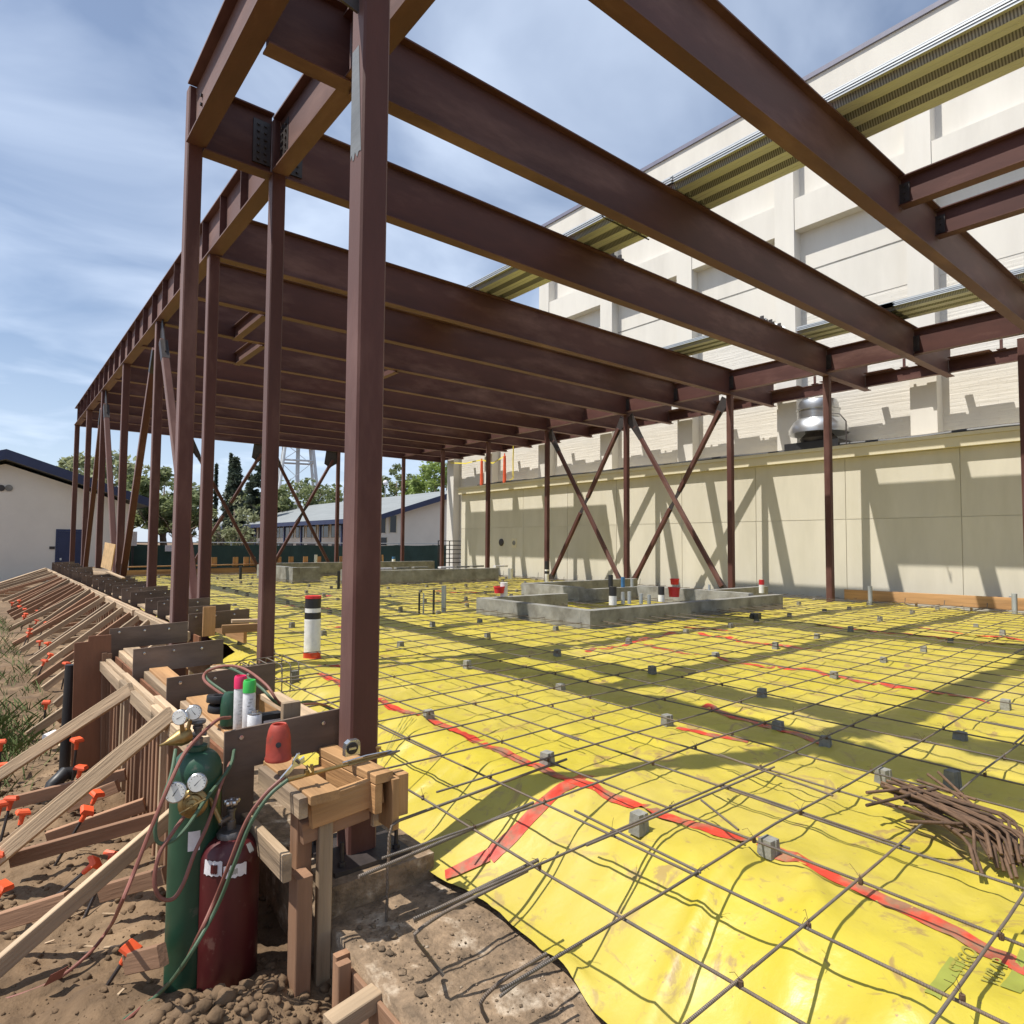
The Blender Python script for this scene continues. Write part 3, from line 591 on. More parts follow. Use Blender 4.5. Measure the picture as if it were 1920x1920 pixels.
# ---------------------------------------------------------------- trees
def tree(label, px, top, wpx, Y, base=-.5, m='leaf', n=2600, leaf=.22, group='trees beyond the site', kind='round', trunk=True, shape=(1,1), name='leafy_tree', cat='tree'):
    rnd = random.Random(hash((px, top)) & 0xffff)
    c = PY(px, 1015, Y); zt = PY(px, top, Y).z; dep = f_.dot(V((c.x, c.y, 0))); Rw = wpx/2/FPX*dep; H = zt - base
    t = thing(name, label, cat, (c.x, c.y, base), group)
    # trunk and limbs
    mb = MB(); th = H*(.32 if kind == 'round' else .12)
    mb.tube([(c.x,c.y,base-.1),(c.x+.05*Rw,c.y,base+th*.5),(c.x,c.y,base+th),(c.x,c.y,base+H*.8)], .1, 8, rs=[.035*H+.05,.028*H+.04,.024*H+.03,.004*H])
    tips = []
    if kind in ('round','bare','open'):
        for i in range(9 if kind == 'round' else 15):
            a = i*2.4 + rnd.random(); e = rnd.uniform(.3,1.2); L = Rw*rnd.uniform(.65,1.0)
            s0 = V((c.x,c.y,base+th*rnd.uniform(.7,1.5))); d = V((math.cos(a)*math.cos(e), math.sin(a)*math.cos(e), math.sin(e)))
            end = s0 + V((d.x*L, d.y*L, d.z*min(L*1.2, H*.55))); mid = (s0+end)/2 + V((0,0,-.08*L))
            mb.tube([s0, mid, end], .05, 5, rs=[.014*H+.02,.009*H+.015,.006])
            tips.append(end)
            for q in range(3 if kind == 'round' else 7):
                a2 = a + rnd.uniform(-1,1); e2 = rnd.uniform(.1,1.2); l2 = L*rnd.uniform(.3,.6); st = s0.lerp(end, rnd.uniform(.4,.95)); en = st + V((math.cos(a2)*math.cos(e2)*l2, math.sin(a2)*math.cos(e2)*l2, math.sin(e2)*l2))
                mb.tube([st, en], .02, 4, rs=[.006*H*.5+.012,.005]); tips.append(en)
    if trunk: link('trunk', mb, 'bark', t, 'all')
    if n:
        lb = MB(); blobs = []
        if kind in ('round','open'):
            nb = 48 if kind == 'round' else 34
            for i in range(nb):
                a = rnd.uniform(0,6.28); u = rnd.uniform(-1,1); rr = rnd.random()**.42
                x = math.cos(a)*rr*Rw*.82; y = math.sin(a)*rr*Rw*.82
                zz = base + th*.85 + (H-th*.85)*(.5 + .42*u*math.sqrt(max(0,1-rr*rr*.8)))
                blobs.append((V((c.x+x,c.y+y,zz)), Rw*rnd.uniform(.12,.28)))
            blobs.append((V((c.x,c.y,zt-Rw*.2)), Rw*.22))
        elif kind == 'bare': blobs = [(p, Rw*.1) for p in tips]
        elif kind == 'cone':
            for i in range(70):
                u = (i+.5)/70; rr = Rw*(1-u)**.6*(.6+.4*min(1,u*6))*rnd.uniform(.8,1.15); a = rnd.uniform(0,6.28); k = rnd.random()*.5
                blobs.append((V((c.x+math.cos(a)*rr*k,c.y+math.sin(a)*rr*k,base+H*(.04+.95*u))), max(rr*.8,Rw*.14)))
        for i in range(n):
            cc, r = blobs[rnd.randrange(len(blobs))]
            d = V((rnd.gauss(0,1),rnd.gauss(0,1),rnd.gauss(0,1))).normalized()*r*rnd.random()**.4; d.z *= .8
            p = cc + d; s = leaf*rnd.uniform(.5,1.15); ax = V((rnd.gauss(0,1),rnd.gauss(0,1),rnd.gauss(0,.6))).normalized(); bx = ax.cross(V((rnd.gauss(0,1),rnd.gauss(0,1),rnd.gauss(0,1)))).normalized()
            lb.add([p-ax*s, p-bx*s*.45, p+ax*s, p+bx*s*.45], [(0,1,2,3)])
        link('crown', lb, m, t)
    return t
tree('broad pale green tree rising behind the gabled building', 205, 838, 230, 54, m='leaf_pale', n=5200, leaf=.3)
tree('leafy green tree between the columns right of the gabled building', 305, 872, 150, 47, m='leaf', n=4200, leaf=.27)
tree('low bushy tree in front of the classroom roof, left end', 345, 905, 110, 44, m='leaf', n=2600, leaf=.22)
tree('bare branched tree top showing above the gabled roof at the left edge', 4, 812, 75, 50, kind='bare', n=140, leaf=.2, name='bare_tree')
tree('small sparse tree with pale spreading limbs in front of the classroom roof', 438, 925, 125, 40, m='leaf_pale', n=1500, leaf=.16, kind='open')
tree('slim dark cypress, shorter of the pair', 402, 868, 13, 74, m='leaf_dark', n=2600, leaf=.24, kind='cone', trunk=False, name='cypress_tree')
tree('slim dark cypress with a tall pointed top', 429, 848, 17, 74, m='leaf_dark', n=3200, leaf=.26, kind='cone', trunk=False, name='cypress_tree')
tree('dark irregular conifer beside the tall cypress', 438, 858, 62, 72, m='leaf_dark', n=3000, leaf=.42, kind='cone', name='conifer_tree')
tree('dark rounded conifer half hidden behind a steel column', 490, 862, 60, 70, m='leaf_dark', n=4200, leaf=.34, kind='round', name='conifer_tree')
tree('wide green tree below the water tower', 575, 893, 175, 76, m='leaf', n=4200, leaf=.36)
tree('leafy green tree left of the water tower legs', 500, 905, 120, 78, m='leaf', n=2600, leaf=.34)
tree('grey leafless tree above the classroom roof', 655, 872, 70, 68, kind='bare', n=0, name='bare_tree')
tree('dark green tree left of the last two columns', 742, 868, 90, 72, m='leaf', n=2800, leaf=.3)
tree('bright green tree beside the corner of the tall hall', 815, 858, 130, 62, m='leaf_bright', n=4600, leaf=.3)
tree('bright green tree between the last two columns', 778, 888, 80, 66, m='leaf_bright', n=2400, leaf=.3)
# ---------------------------------------------------------------- water tower and lamp
TY = 120.
WT = thing('water_tower', 'pale water tower legs with ring braces far behind the steel frame', 'water tower', tuple(PY(555,1015,TY).xy)+(-.5,))
cT = PY(555,1015,TY); zt = PY(555,828,TY).z; zb = PY(555,940,TY).z
def wtp(a, z):
    r = 3.0 + 3.4*(zt+2-z)/(zt+2)*1.0; return V((cT.x+math.cos(a)*r, cT.y+math.sin(a)*r, z))
angs = [.5+math.pi/2*k for k in range(4)]
for a in angs: link('leg', MB().tube([wtp(a,-.5), wtp(a,zt+2)], .30, 8), 'tower', WT, True)
for z in (PY(555,866,TY).z, PY(555,920,TY).z):
    for k in range(4): link('ring_brace', MB().tube([wtp(angs[k],z), wtp(angs[(k+1)%4],z)], .2, 6), 'tower', WT, True)
for z0, z1 in ((PY(555,866,TY).z, zt), (PY(555,920,TY).z, PY(555,866,TY).z)):
    for k in range(4): link('tie_rod', MB().tube([wtp(angs[k],z0), wtp(angs[(k+1)%4],z1)], .05, 4), 'tower', WT, True)
link('riser', MB().tube([(cT.x,cT.y,-.5),(cT.x,cT.y,zt+3)], .36, 10), 'tower', WT, True)
link('walkway', MB().lathe([(3.9,zt),(4.2,zt),(4.2,zt+.35),(3.9,zt+.35),(3.9,zt)], (cT.x,cT.y,0), 28), 'tower', WT)
link('tank', MB().lathe([(0,zt+.5),(2.4,zt+1),(3.6,zt+2.6),(3.7,zt+7),(2.8,zt+9),(0,zt+10.2)], (cT.x,cT.y,0), 28), 'tower', WT, True)
a = PY(723,905,55)
SL = thing('street_lamp', 'white globe lamp on a thin pole above the classroom roof', 'street lamp', (a.x,55,-.5))
link('pole', MB().tube([(a.x,55,-.5),(a.x,55,a.z-.2)], .05, 6), 'galv', SL, True); link('globe', MB().lathe([(0,-.25),(.18,-.18),(.25,0),(.18,.18),(0,.25)], a, 14), 'label', SL, True)
# ================================================================ STEEL FRAME
ZB, DB = 5.67, .74
XO, XL, XR, XE = 1.65, 2.565, 16.6, 19.05
FYS = [7.66, 10.45, 14.35, 18.3, 22.05, 25.6, 29.3]
FR = thing('steel_frame', 'red brown primed steel frame of posts, deep roof beams and diagonal braces', 'steel frame', (1.65,3.4,-.4))
def base_plate(col, x, y, z, s=.19):
    b = link('base_plate', MB().box((x-s,y-s,z),(x+s,y+s,z+.022)), 'steel_dark', col)
    for i in (-1,1):
        for j in (-1,1):
            link('anchor_bolt', MB().lathe([(.022,z+.023),(.022,z+.045),(.011,z+.046),(.011,z+.14),(0,z+.141)], (x+i*s*.72,y+j*s*.72,0), 8), 'steel_dark', col)
CS = .155
Mc = hss('column', (XO,3.37,-.34), (XO,3.37,6.3), .165, 'steel', FR)
Mc['label'] = 'nearest column, with a grey ground patch near its top'
base_plate(Mc, XO, 3.37, -.362, .22)
C4 = hss('column', (XO,7.7,-.34), (XO,7.7,6.36), CS, 'steel', FR); base_plate(C4, XO, 7.7, -.362)
for i, y in enumerate(FYS):
    c = hss('column', (XL,y,-.34), (XL,y,6.36 if i == 0 else 5.695), CS, 'steel', FR); base_plate(c, XL, y, -.362)
for y in [3.62] + FYS:
    c = hss('column', (XR,y,-.34), (XR,y,ZB-.003), CS, 'steel', FR); base_plate(c, XR, y, -.362)
for x in (6.35, 9.7, 13.04):
    c = hss('column', (x,29.3,-.34), (x,29.3,ZB-.003), CS, 'steel', FR); base_plate(c, x, 29.3, -.362)
# edge girders along the rows
ibeam('edge_beam', (XO,-3,5.70), (XO,3.28,5.70), .68, .20, .02, .013, 'steel', FR)
ibeam('edge_beam', (XO,3.46,5.70), (XO,7.615,5.70), .68, .20, .02, .013, 'steel', FR)
ibeam('edge_beam', (XL,-3,5.70), (XL,7.575,5.70), .66, .19, .02, .013, 'steel', FR)
LB_ = ibeam('edge_beam', (XL,7.745,5.70), (XL,29.4,5.70), .66, .20, .02, .013, 'steel', FR)
for k, y in enumerate([8.8+.98*i for i in range(21)]):
    for s in (-1,1): link('stiffener', MB().box((XL+s*.052-.045,y,5.722),(XL+s*.052+.045,y+.012,6.338)), 'steel', LB_)
# transverse roof beams
BY = [3.4, 5.65, 7.66, 10.45, 12.4, 14.35, 16.35, 18.3, 20.2, 22.05, 23.85, 25.6, 27.45, 29.3]
for y in BY:
    if y == 7.66:
        ibeam('roof_beam', (XO+.082,y,ZB), (XL-.082,y,ZB), DB, .18, .018, .012, 'steel', FR)
        x0 = XL+.082
    elif y < 7: x0 = XO+.115
    else: x0 = XL+.015
    if y < 7: b = ibeam('roof_beam', (x0,y,ZB), (XL-.02,y,ZB), DB, .18, .018, .012, 'steel', FR); x0 = XL+.02
    ibeam('roof_beam', (x0,y,ZB), (XE,y,ZB), DB, .18, .018, .012, 'steel', FR)
# beams along the right row and outer edge between the roof beams
def shear(x, y, s, z0=5.85, n=4, ax=1):
    """dark bolted clip on the side of a roof beam"""
    p = link('clip_angle', MB().box((x-.012,min(y,y+s*.13),z0),(x+.012,max(y,y+s*.13),z0+.09*n)), 'steel_dark', FR)
    for k in range(n):
        link('bolt', MB().lathe([(.017,0),(.017,.014),(0,.015)], (x-.013,y+s*.07,z0+.045+.09*k), 6, (-1,0,0)), 'steel_dark', p)
ys_ = [-3.0] + BY
for a, b in zip(ys_, ys_[1:]):
    ibeam('cross_beam', (XR,a+.012,5.77), (XR,b-.012,5.77), .60, .17, .016, .011, 'steel', FR)
    if b < 16: shear(XR-.02, b, -1); shear(XR-.02, b, 1)
    ibeam('outer_beam', (18.90,a+.012,5.76), (18.90,b-.012,5.76), .32, .14, .012, .009, 'steel', FR)
    gp = [(a+.1, a+(b-a)*(.42+.1*math.sin(b*3))), (a+(b-a)*(.58+.06*math.sin(b*5)), b-.06)]
    for k_, (u0, u1) in enumerate(gp): link('edge_plate', MB().box((18.62,u0,6.083),(19.03 if k_ else 18.98,u1,6.093)).box((19.031 if k_ else 18.981,u0,6.0),(19.04 if k_ else 18.99,u1,6.093)), 'steel', FR)
    if b < 19: link('bracket', MB().box((18.80,(a+b)/2-.09,6.095),(18.92,(a+b)/2+.09,6.11)).box((18.84,(a+b)/2-.03,6.1105),(18.88,(a+b)/2+.03,6.34)), 'steel', FR)
for x in (9.62, 10.98):
    ibeam('cross_beam', (x,-3,5.98), (x,3.385,5.98), .41, .17, .016, .011, 'steel', FR); shear(x-.02, 3.4, -1, 6.03, 3)
for x, a, b in ((4.6,14.35,16.35),(7.9,14.35,16.35),(4.0,12.4,14.35)):
    ibeam('cross_beam', (x,a+.012,5.62), (x,b-.012,5.62), .30, .14, .012, .009, 'steel', FR)
# bolted splice plates at the second column
for s, x in ((-1,XL-.30),(1,XL+.09)):
    p = link('splice_plate', MB().box((x,7.634,5.78),(x+.2,7.652,6.30)), 'steel_dark', FR)
    for k in range(6):
        for j in (0,1): link('bolt', MB().lathe([(.018,0),(.018,.016),(0,.017)], (x+.06+.08*j,7.633,5.83+.083*k), 6, (0,-1,0)), 'steel_dark', p)
p = link('splice_plate', MB().box((XL-.012,7.30,5.82),(XL-.0075,7.56,6.26)), 'steel_dark', FR)
for k in range(5):
    for j in (0,1): link('bolt', MB().lathe([(.018,0),(.018,.016),(0,.017)], (XL-.0125,7.37+.11*j,5.87+.085*k), 6, (-1,0,0)), 'steel_dark', p)
for y, n in ((10.0,4),(3.9,4),(7.35,4)):
    x = XL if y == 10.0 else XO
    for k in range(n):
        link('bolt', MB().lathe([(.02,0),(.02,.02),(0,.021)], (x-.0075,y,5.82+.1*k), 6, (-1,0,0)), 'steel_dark', FR)
# diagonal braces
def brace(p0, p1, s=.125, up=(0,1,0), top=True):
    p0, p1 = V(p0), V(p1); d = (p1-p0).normalized()
    b = hss('brace', p0+d*.45, p1-d*.35, s, 'steel', FR, up)
    n = V(up); w = d.cross(n).normalized()
    for q, t, w0, w1, L in ((p0,d,.17,.10,.95),(p1,-d,.15,.09,.7)):
        c = MB(); a = [q+w*w0-t*.02, q-w*w0-t*.02, q-w*w1+t*L*.85, q+w*w1+t*L*.85]
        c.extr([x - n*.009 for x in a], n*.018); link('gusset_plate', c, 'steel_dark', b)
    if top: link('slot_weld', MB().obox(p0+d*.72+w*.0, d*.24, w*(s/2+.003), n*(s/2+.003)), 'steel_dark', b)
    return b
for ya, yl in ((14.35,(10.45,18.3)),(22.05,(18.3,25.6))):
    for yb in yl:
        s = 1 if yb > ya else -1
        brace((XL,ya+s*.10,5.62), (XL,yb-s*.12,-.2), .13, (1,0,0))
def xbrace(pa, pb, pc, pd, up):     # two crossing diagonals: a-b runs through, c-d in two halves
    a, b, c, d = V(pa), V(pb), V(pc), V(pd); brace(a, b, .125, up)
    n = V(up); mid = (a+b)/2; t = (d-c).normalized(); w = t.cross(n)
    for q in (c, d):
        e = (mid-q).normalized(); hb = hss('brace', q+e*.4, mid-e*.32, .125, 'steel', FR, up)
        g_ = MB(); L = .95; g_.extr([x-n*.009 for x in (q+w*.16, q-w*.16, q-w*.09+e*.8, q+w*.09+e*.8)], n*.018); link('gusset_plate', g_, 'steel_dark', hb)
        g_ = MB(); g_.extr([x-n*.01 for x in (mid-e*.06+w*.05, mid-e*.06-w*.05, mid-e*.55-w*.10, mid-e*.75, mid-e*.55+w*.10)], n*.02); link('knife_plate', g_, 'steel_dark', hb)
for y0, y1 in ((10.45,14.35),(14.35,18.3)):
    xbrace((XR,y1-.12,5.6),(XR,y0+.12,-.15),(XR,y0+.12,5.6),(XR,y1-.12,-.15),(1,0,0))
for x0, x1 in ((6.35,9.7),(9.7,13.04)):
    xbrace((x0+.1,29.3,5.6),(x1-.1,29.3,-.15),(x1-.1,29.3,5.6),(x0+.1,29.3,-.15),(0,1,0))
    link('gusset_plate', MB().extr([(x1-.08,29.29,ZB-.002),(x1-.62,29.29,ZB-.002),(x1-.70,29.29,5.05),(x1-.42,29.29,4.88),(x1-.08,29.29,5.1)], (0,.02,0)), 'steel_dark', FR)
# nearest column: ground bare patch and the plate at its top
fx = XO-.0835
za, zb = PX(690,268,fx).z, PX(690,62,fx).z
mb = MB(); ya, yb = 3.30, 3.435; n = 9
pl = [(fx-.0015,ya+(yb-ya)*i/n, za+.016*math.sin(i*1.7)+.012*math.sin(i*4.1)) for i in range(n+1)] + [(fx-.0015,yb,zb),(fx-.0015,ya+.05,zb)]
mb.extr(pl, (.0012,0,0)); link('ground_patch', mb, 'bare', Mc)
p1, p2 = PY(692,38,3.37), PY(634,-2,3.37)
link('top_plate', MB().extr([(fx-.003,3.36,p1.z),(p2.x-.10,3.36,p2.z+.02),(p2.x-.10,3.36,p2.z+.5),(fx-.003,3.36,p2.z+.5)], (0,.016,0)), 'steel_dark', FR)
for x, z in ((1.42,4.63),(1.42,4.75)): pass
# small steel clips left along the top of a roof beam
for px, py in ((1136,486),(1150,492),(1164,499),(1430,604),(1446,609),(1462,613)):
    q = PY(px,py,7.66); link('loose_clip', MB().box((q.x-.05,7.62,6.412),(q.x+.04,7.70,6.47)).box((q.x-.05,7.62,6.4705),(q.x-.02,7.70,6.53)), 'steel_dark', FR)
# ---------------------------------------------------------------- stacks of roof deck lying across the beams
def perf_mat():
    m = M['deck'].copy(); m.name = 'perforated_deck'; n, l, b = nodeset(m)
    t = n.new('ShaderNodeTexCoord'); w = n.new('ShaderNodeTexWave'); w.bands_direction = 'Y'; w.inputs['Scale'].default_value = 11.; w.inputs['Distortion'].default_value = 0; l.new(t.outputs['Object'], w.inputs[0])
    r = n.new('ShaderNodeMapRange'); r.inputs['From Min'].default_value = .35; r.inputs['From Max'].default_value = .65; r.inputs['To Min'].default_value = .28; r.inputs['To Max'].default_value = .72; l.new(w.outputs[1], r.inputs[0])
    v = n.new('ShaderNodeVectorMath'); v.operation = 'SCALE'; l.new(b.inputs['Base Color'].links[0].from_socket, v.inputs[0]); l.new(r.outputs[0], v.inputs['Scale']); l.new(v.outputs[0], b.inputs['Base Color']); return m
M['deck_perf'] = perf_mat()
def deck_profile(w, ribs, z):
    p = w/ribs; pts = []
    for k in range(ribs):
        x = k*p; pts += [(x,z+.075),(x+p*.18,z+.075),(x+p*.30,z),(x+p*.52,z),(x+p*.56,z+.012),(x+p*.60,z),(x+p*.82,z),(x+p*.92,z+.075)]
    pts.append((w, z+.075)); return pts
def deck(label, x0, w, y0, y1, nl=7, skew=0):
    t = thing('roof_deck_stack', label, 'metal decking', (x0+w/2,(y0+y1)/2,6.41), 'stacks of corrugated roof deck lying on the beams')
    for k in range(nl):
        ox = .006*math.sin(k*2.6); z = 6.418 + k*.016
        pr = deck_profile(w, 3, z); mb = MB()
        e0, e1 = y0 + .02*math.sin(k*2.1), y1 + .03*math.sin(k*1.3)
        pr = [(-.010, z+.0605), (-.010, z+.0748)] + pr
        for x, zz in pr: mb.v += [V((x0+x+ox, e0, zz)), V((x0+x+ox, e1, zz))]
        mb.f = [(2*i, 2*i+1, 2*i+3, 2*i+2) for i in range(len(pr)-1)]
        o = link('deck_sheet', mb, 'deck', t)
        if k == 0:
            o.data.materials.append(M['deck_perf'])
            for i in range(len(pr)-1):
                if (i-2) % 8 == 1: o.data.polygons[i].material_index = 1
deck('metal roof deck stack left of the two short cross beams, near end', 7.42, 1.0, -3, 5.9)
deck('metal roof deck stack lying over the third beam, with a thin rod across its underside', 7.40, 1.0, 5.55, 8.3, 6)
deck('metal roof deck stack farthest back in the row nearer the sky', 7.42, .98, 8.0, 12.6, 5)
deck('metal roof deck stack near the tall wall, near end', 14.95, .95, -3, 5.9)
deck('metal roof deck stack near the tall wall, middle, with a thin rod across it', 14.95, .95, 5.45, 7.6, 6)
deck('metal roof deck stack near the tall wall, far end', 13.75, .85, 7.7, 12.3, 5)
deck('metal roof deck stack seen only edge on, far down the frame', 14.9, .95, 17, 26, 4)
for (x, y, g2) in ((7.25,6.75,1),(14.8,6.5,1)):
    mb = MB(); mb.tube([(x,y,6.62),(x,y,6.41),(x+.1,y,6.405),(x+1.15,y+.02,6.405)], .012, 5)
    solo('loose_rod', mb, 'steel_dark', 'thin bent rod hooked under the roof deck stack %s' % ('beyond the second beam' if x < 10 else 'close to the tall wall'), 'rod', 'rods hooked on the deck stacks')
# ================================================================ FORMWORK
NF = thing('edge_formwork', 'near timber slab formwork with four dark plywood yoke plates, beside the gas cylinders', 'formwork', (1.1,5.5,-.8))
FX = 1.0
link('form_panel', MB().box((FX+.03,3.62,-.86),(FX+.048,8.05,.20)), 'ply_red', NF)
rnd = random.Random(11)
y = 3.66
while y < 8.0:
    lumber('stud', (FX-.016,y,-.86), (FX-.016+rnd.uniform(-.008,.008),y+rnd.uniform(-.012,.012),.11+rnd.uniform(-.05,.06)), .038, .085, 'wood_red' if rnd.random() < .75 else 'wood', NF, (1,0,0))
    y += rnd.choice((.12,.17,.2,.24))
for a, b, z in ((3.60,4.80,.285),(4.62,6.05,.235),(5.9,8.1,.215)):
    lumber('waler', (FX-.085,a,z), (FX-.085,b,z-.01), .04, .088, 'wood', NF)
    lumber('waler', (FX-.128,a-.10,z-.02), (FX-.128,b-.16,z-.03), .04, .088, 'wood', NF)
def yoke(Y, x0, x1, top, leg, parent, h=.21, lw=.15):
    p = [(x0,Y,top-.012),(x1,Y,top+.012),(x1,Y,top-h+.012),(x0+lw,Y,top-h),(x0+lw,Y,leg),(x0,Y,leg)]
    o = link('yoke_plate', MB().extr(p, (0,.018,0)), 'ply', parent)
    for i in range(3): link('bolt', MB().lathe([(.012,0),(.012,.008),(0,.009)], (x0+.08+.22*i, Y-.0005, top-.05), 6, (0,-1,0)), 'chrome', o)
    return o
YK = ((3.50,.375,-.30,1.60),(4.85,.425,.02,1.70),(6.12,.452,.06,1.68),(7.42,.482,.10,1.68))
for Y, t, l, x1 in YK: yoke(Y, FX-.02, x1, t, l, NF)
for (a, b) in ((3.52,4.84),(4.88,6.11),(6.15,7.40)):
    lumber('plank', (FX+.16,a+.03,.235), (FX+.16,b-.04,.262), .14, .040, 'wood_new' if a < 5 else 'wood', NF)
    lumber('plank', (FX+.075,a+.02,.195), (FX+.075,b-.03,.215), .040, .09, 'wood', NF)
    lumber('inner_form', (1.63,a+.03,.14), (1.63,b-.04,.16), .04, .19, 'wood_new', NF)
    lumber('plank', (1.56,a+.05,.265), (1.56,b-.3,.275), .13, .04, 'wood', NF)
    lumber('spacer_block', (1.2,(a+b)/2,.20), (1.60,(a+b)/2,.21), .09, .04, 'wood_new', NF)
# corner box of new timber round the nearest column
p = PZ(555,1888,-.86)
lumber('post', (1.19,2.99,-.95), (1.19,2.99,-.20), .10, .075, 'wood_red', NF, (1,0,0))
lumber('post', (1.225,3.09,-.9), (1.225,3.09,.15), .09, .075, 'wood_red', NF, (1,0,0))
lumber('post', (1.305,3.0,-.95), (1.305,3.0,.14), .038, .07, 'wood', NF, (1,0,0))
q = PY(536,1625,2.95); lumber('waler', (q.x,2.93,q.z), (q.x-.02,3.95,q.z+.01), .04, .12, 'wood', NF)
q = PZ(609,1488,.185); e = PZ(522,1424,.185)
lumber('plank', (q.x,q.y-.01,.17), (q.x-.01,e.y,.175), .14, .042, 'wood_new', NF)
lumber('plank', (q.x-.09,q.y+.02,.135), (q.x-.10,e.y-.05,.14), .042, .09, 'wood', NF)
a, b = PY(588,1531,2.93), PY(722,1486,2.93)
lumber('form_board', (a.x,2.97,a.z), (b.x,2.97,b.z+.01), .042, .135, 'wood_new', NF)
lumber('form_board', (a.x-.02,3.02,a.z-.10), (b.x-.05,3.02,b.z-.09), .042, .10, 'wood_red', NF)
a, b = PY(733,1452,2.96), PY(733,1545,2.96)
lumber('post', (a.x-.01,2.955,b.z), (a.x-.01,2.955,a.z), .04, .14, 'wood_new', NF, (0,1,0))
lumber('post', (a.x+.045,2.955,b.z+.05), (a.x+.045,2.955,a.z+.005), .06, .09, 'wood_new', NF, (0,1,0))
a, b = PZ(728,1447,.20), PZ(643,1415,.20)
lumber('plank', (a.x-.02,a.y,.175), (b.x,b.y+.2,.175), .10, .045, 'wood_new', NF)
lumber('form_board', (a.x-.05,a.y,.08), (b.x-.03,b.y+.2,.08), .04, .14, 'wood_new', NF)
lumber('cleat', PY(716,1470,3.05), PY(712,1545,3.05), .09, .03, 'wood', NF, (0,1,0))
lumber('spacer_block', (1.34,3.45,.06), (1.62,3.45,.06), .09, .09, 'wood_new', NF)
b = PY(545,1350,3.62); lumber('upright_block', b-V((0,0,.05)), b+V((0,0,.10)), .10, .04, 'wood', NF, (0,1,0))
# bulkhead sheet where the form steps back
cs = [PY(x,y,7.0) for x, y in ((133,1462),(140,1206),(166,1203),(167,1193),(209,1190),(209,1462))]
link('bulkhead_panel', MB().extr(cs, (0,.02,0)), 'ply_red', NF)
for px in (205,196): a, b = PY(px,1225,6.98), PY(px-3,1470,6.98); lumber('stud', b, a, .04, .05, 'wood_red', NF, (0,1,0))
# raking braces of the near part (positions read where they meet the form and the ground)
def rake(px0, px1, xw, zf, w=.038, h=.088, m='wood', dbl=0):
    a = PX(*px0, xw); b = PZ(*px1, zf); lumber('brace', a, b, w, h, m, NF)
    if dbl:
        d = V((0,.05,.004)); lumber('brace', a+d+V((.0,0,-.02)), b+d*1.2, w, h, 'wood', NF)
rake((322,1338),(-40,1640), .86, -.70, dbl=1)
rake((247,1291),(-45,1482), .86, -.66)
rake((330,1524),(-70,1872), .90, -.74)
for a, b, xw in (((236,1452),(-20,1515),.96),((222,1473),(128,1512),.96),((272,1508),(90,1572),.96),((296,1534),(20,1612),.96),((312,1640),(190,1675),.95),((130,1688),(-20,1735),.8),((306,1790),(240,1806),.93)):
    p0 = PZ(*a, -.50); p1 = PZ(*b, -.66); lumber('kicker', p0, p1, .04, .09, 'wood_red', NF)
# ---- long part beyond the corner
LF = thing('edge_formwork', 'long row of timber slab formwork with closely spaced raking braces along the far left edge', 'formwork', (1.95,18,-.7))
F2 = 1.95
link('form_panel', MB().box((F2+.03,8.2,-.75),(F2+.048,30.0,.22)), 'ply_red', LF)
rnd = random.Random(21); y = 8.25
while y < 29.9:
    lumber('stud', (F2-.016,y,-.75), (F2-.016,y,.15+rnd.uniform(-.06,.05)), .038, .085, rnd.choice(('wood_red','wood_red','wood')), LF, (1,0,0)); y += .25 + .012*(y-8)
for a, b in ((8.2,11.5),(11.3,14.8),(14.6,18.4),(18.2,22),(21.8,26),(25.8,30)):
    lumber('waler', (F2-.085,a,.24), (F2-.085,b,.23), .04, .088, 'wood', LF); lumber('waler', (F2-.128,a+.2,.22), (F2-.128,b-.2,.22), .04, .088, 'wood', LF)
yk = [8.5,9.4,10.3,11.2,12.5,13.4,14.45,15.4,16.4,17.4,18.5,19.5,20.6,21.7,22.8,24,25.2,26.4,27.6,28.9]
for i, Y in enumerate(yk): yoke(Y, F2-.02, F2+.68+rnd.uniform(-.03,.05), .475+.003*i+rnd.uniform(-.015,.015), .08, LF)
for a, b in zip(yk, yk[1:]):
    lumber('plank', (F2+.15,a+.04,.24), (F2+.15,b-.03,.255), .14, .04, 'wood', LF); lumber('inner_form', (2.60,a+.03,.14), (2.60,b-.03,.14), .04, .18, 'wood_new', LF)
q = PY(400,1140,8.9); lumber('upright_block', (2.12,8.35,.2), (2.12,8.35,.55), .14, .03, 'wood_new', LF, (0,1,0))
lumber('plank', (2.2,8.1,.3), (2.75,8.0,.3), .04, .10, 'wood_new', LF); lumber('plank', (2.35,8.25,.37), (2.72,8.2,.36), .09, .04, 'wood', LF)
STK = []
y = 8.0
while y < 29.8:
    o = rnd.uniform(-.12,.12); xf = .62 + rnd.uniform(-.22,.15) - (.55 if y > 24 else 0); zf = ground_z(.5, y) + .06
    lumber('brace', (F2-.15,y,.24+rnd.uniform(-.05,.03)), (xf,y-.25+o,zf), .038, .088, rnd.choice(('wood','wood','wood_red')), LF)
    if rnd.random() < .8: lumber('kicker', (F2-.06,y+.12,-.42), (xf+.35,y-.02+o,zf+.03), .038, .088, rnd.choice(('wood_red','wood')), LF)
    if y < 21: STK.append((xf+rnd.uniform(.05,.3), y-.12+o*.5, rnd.uniform(.24,.36)))
    y += rnd.uniform(.52,.80)
lumber('brace', (F2-.15,29.6,.25), (-.1,28.2,-.4), .09, .14, 'wood', LF)
for i in range(6): lumber('loose_stick', (2.15+.05*i,19.2+.5*i,.5+.01*i), (2.5+.04*i,18.3+.4*i,.51), .025, .04, 'wood', LF)
lumber('loose_stick', PX(202,1072,2.1), PX(232,1084,2.35), .09, .03, 'wood', LF)
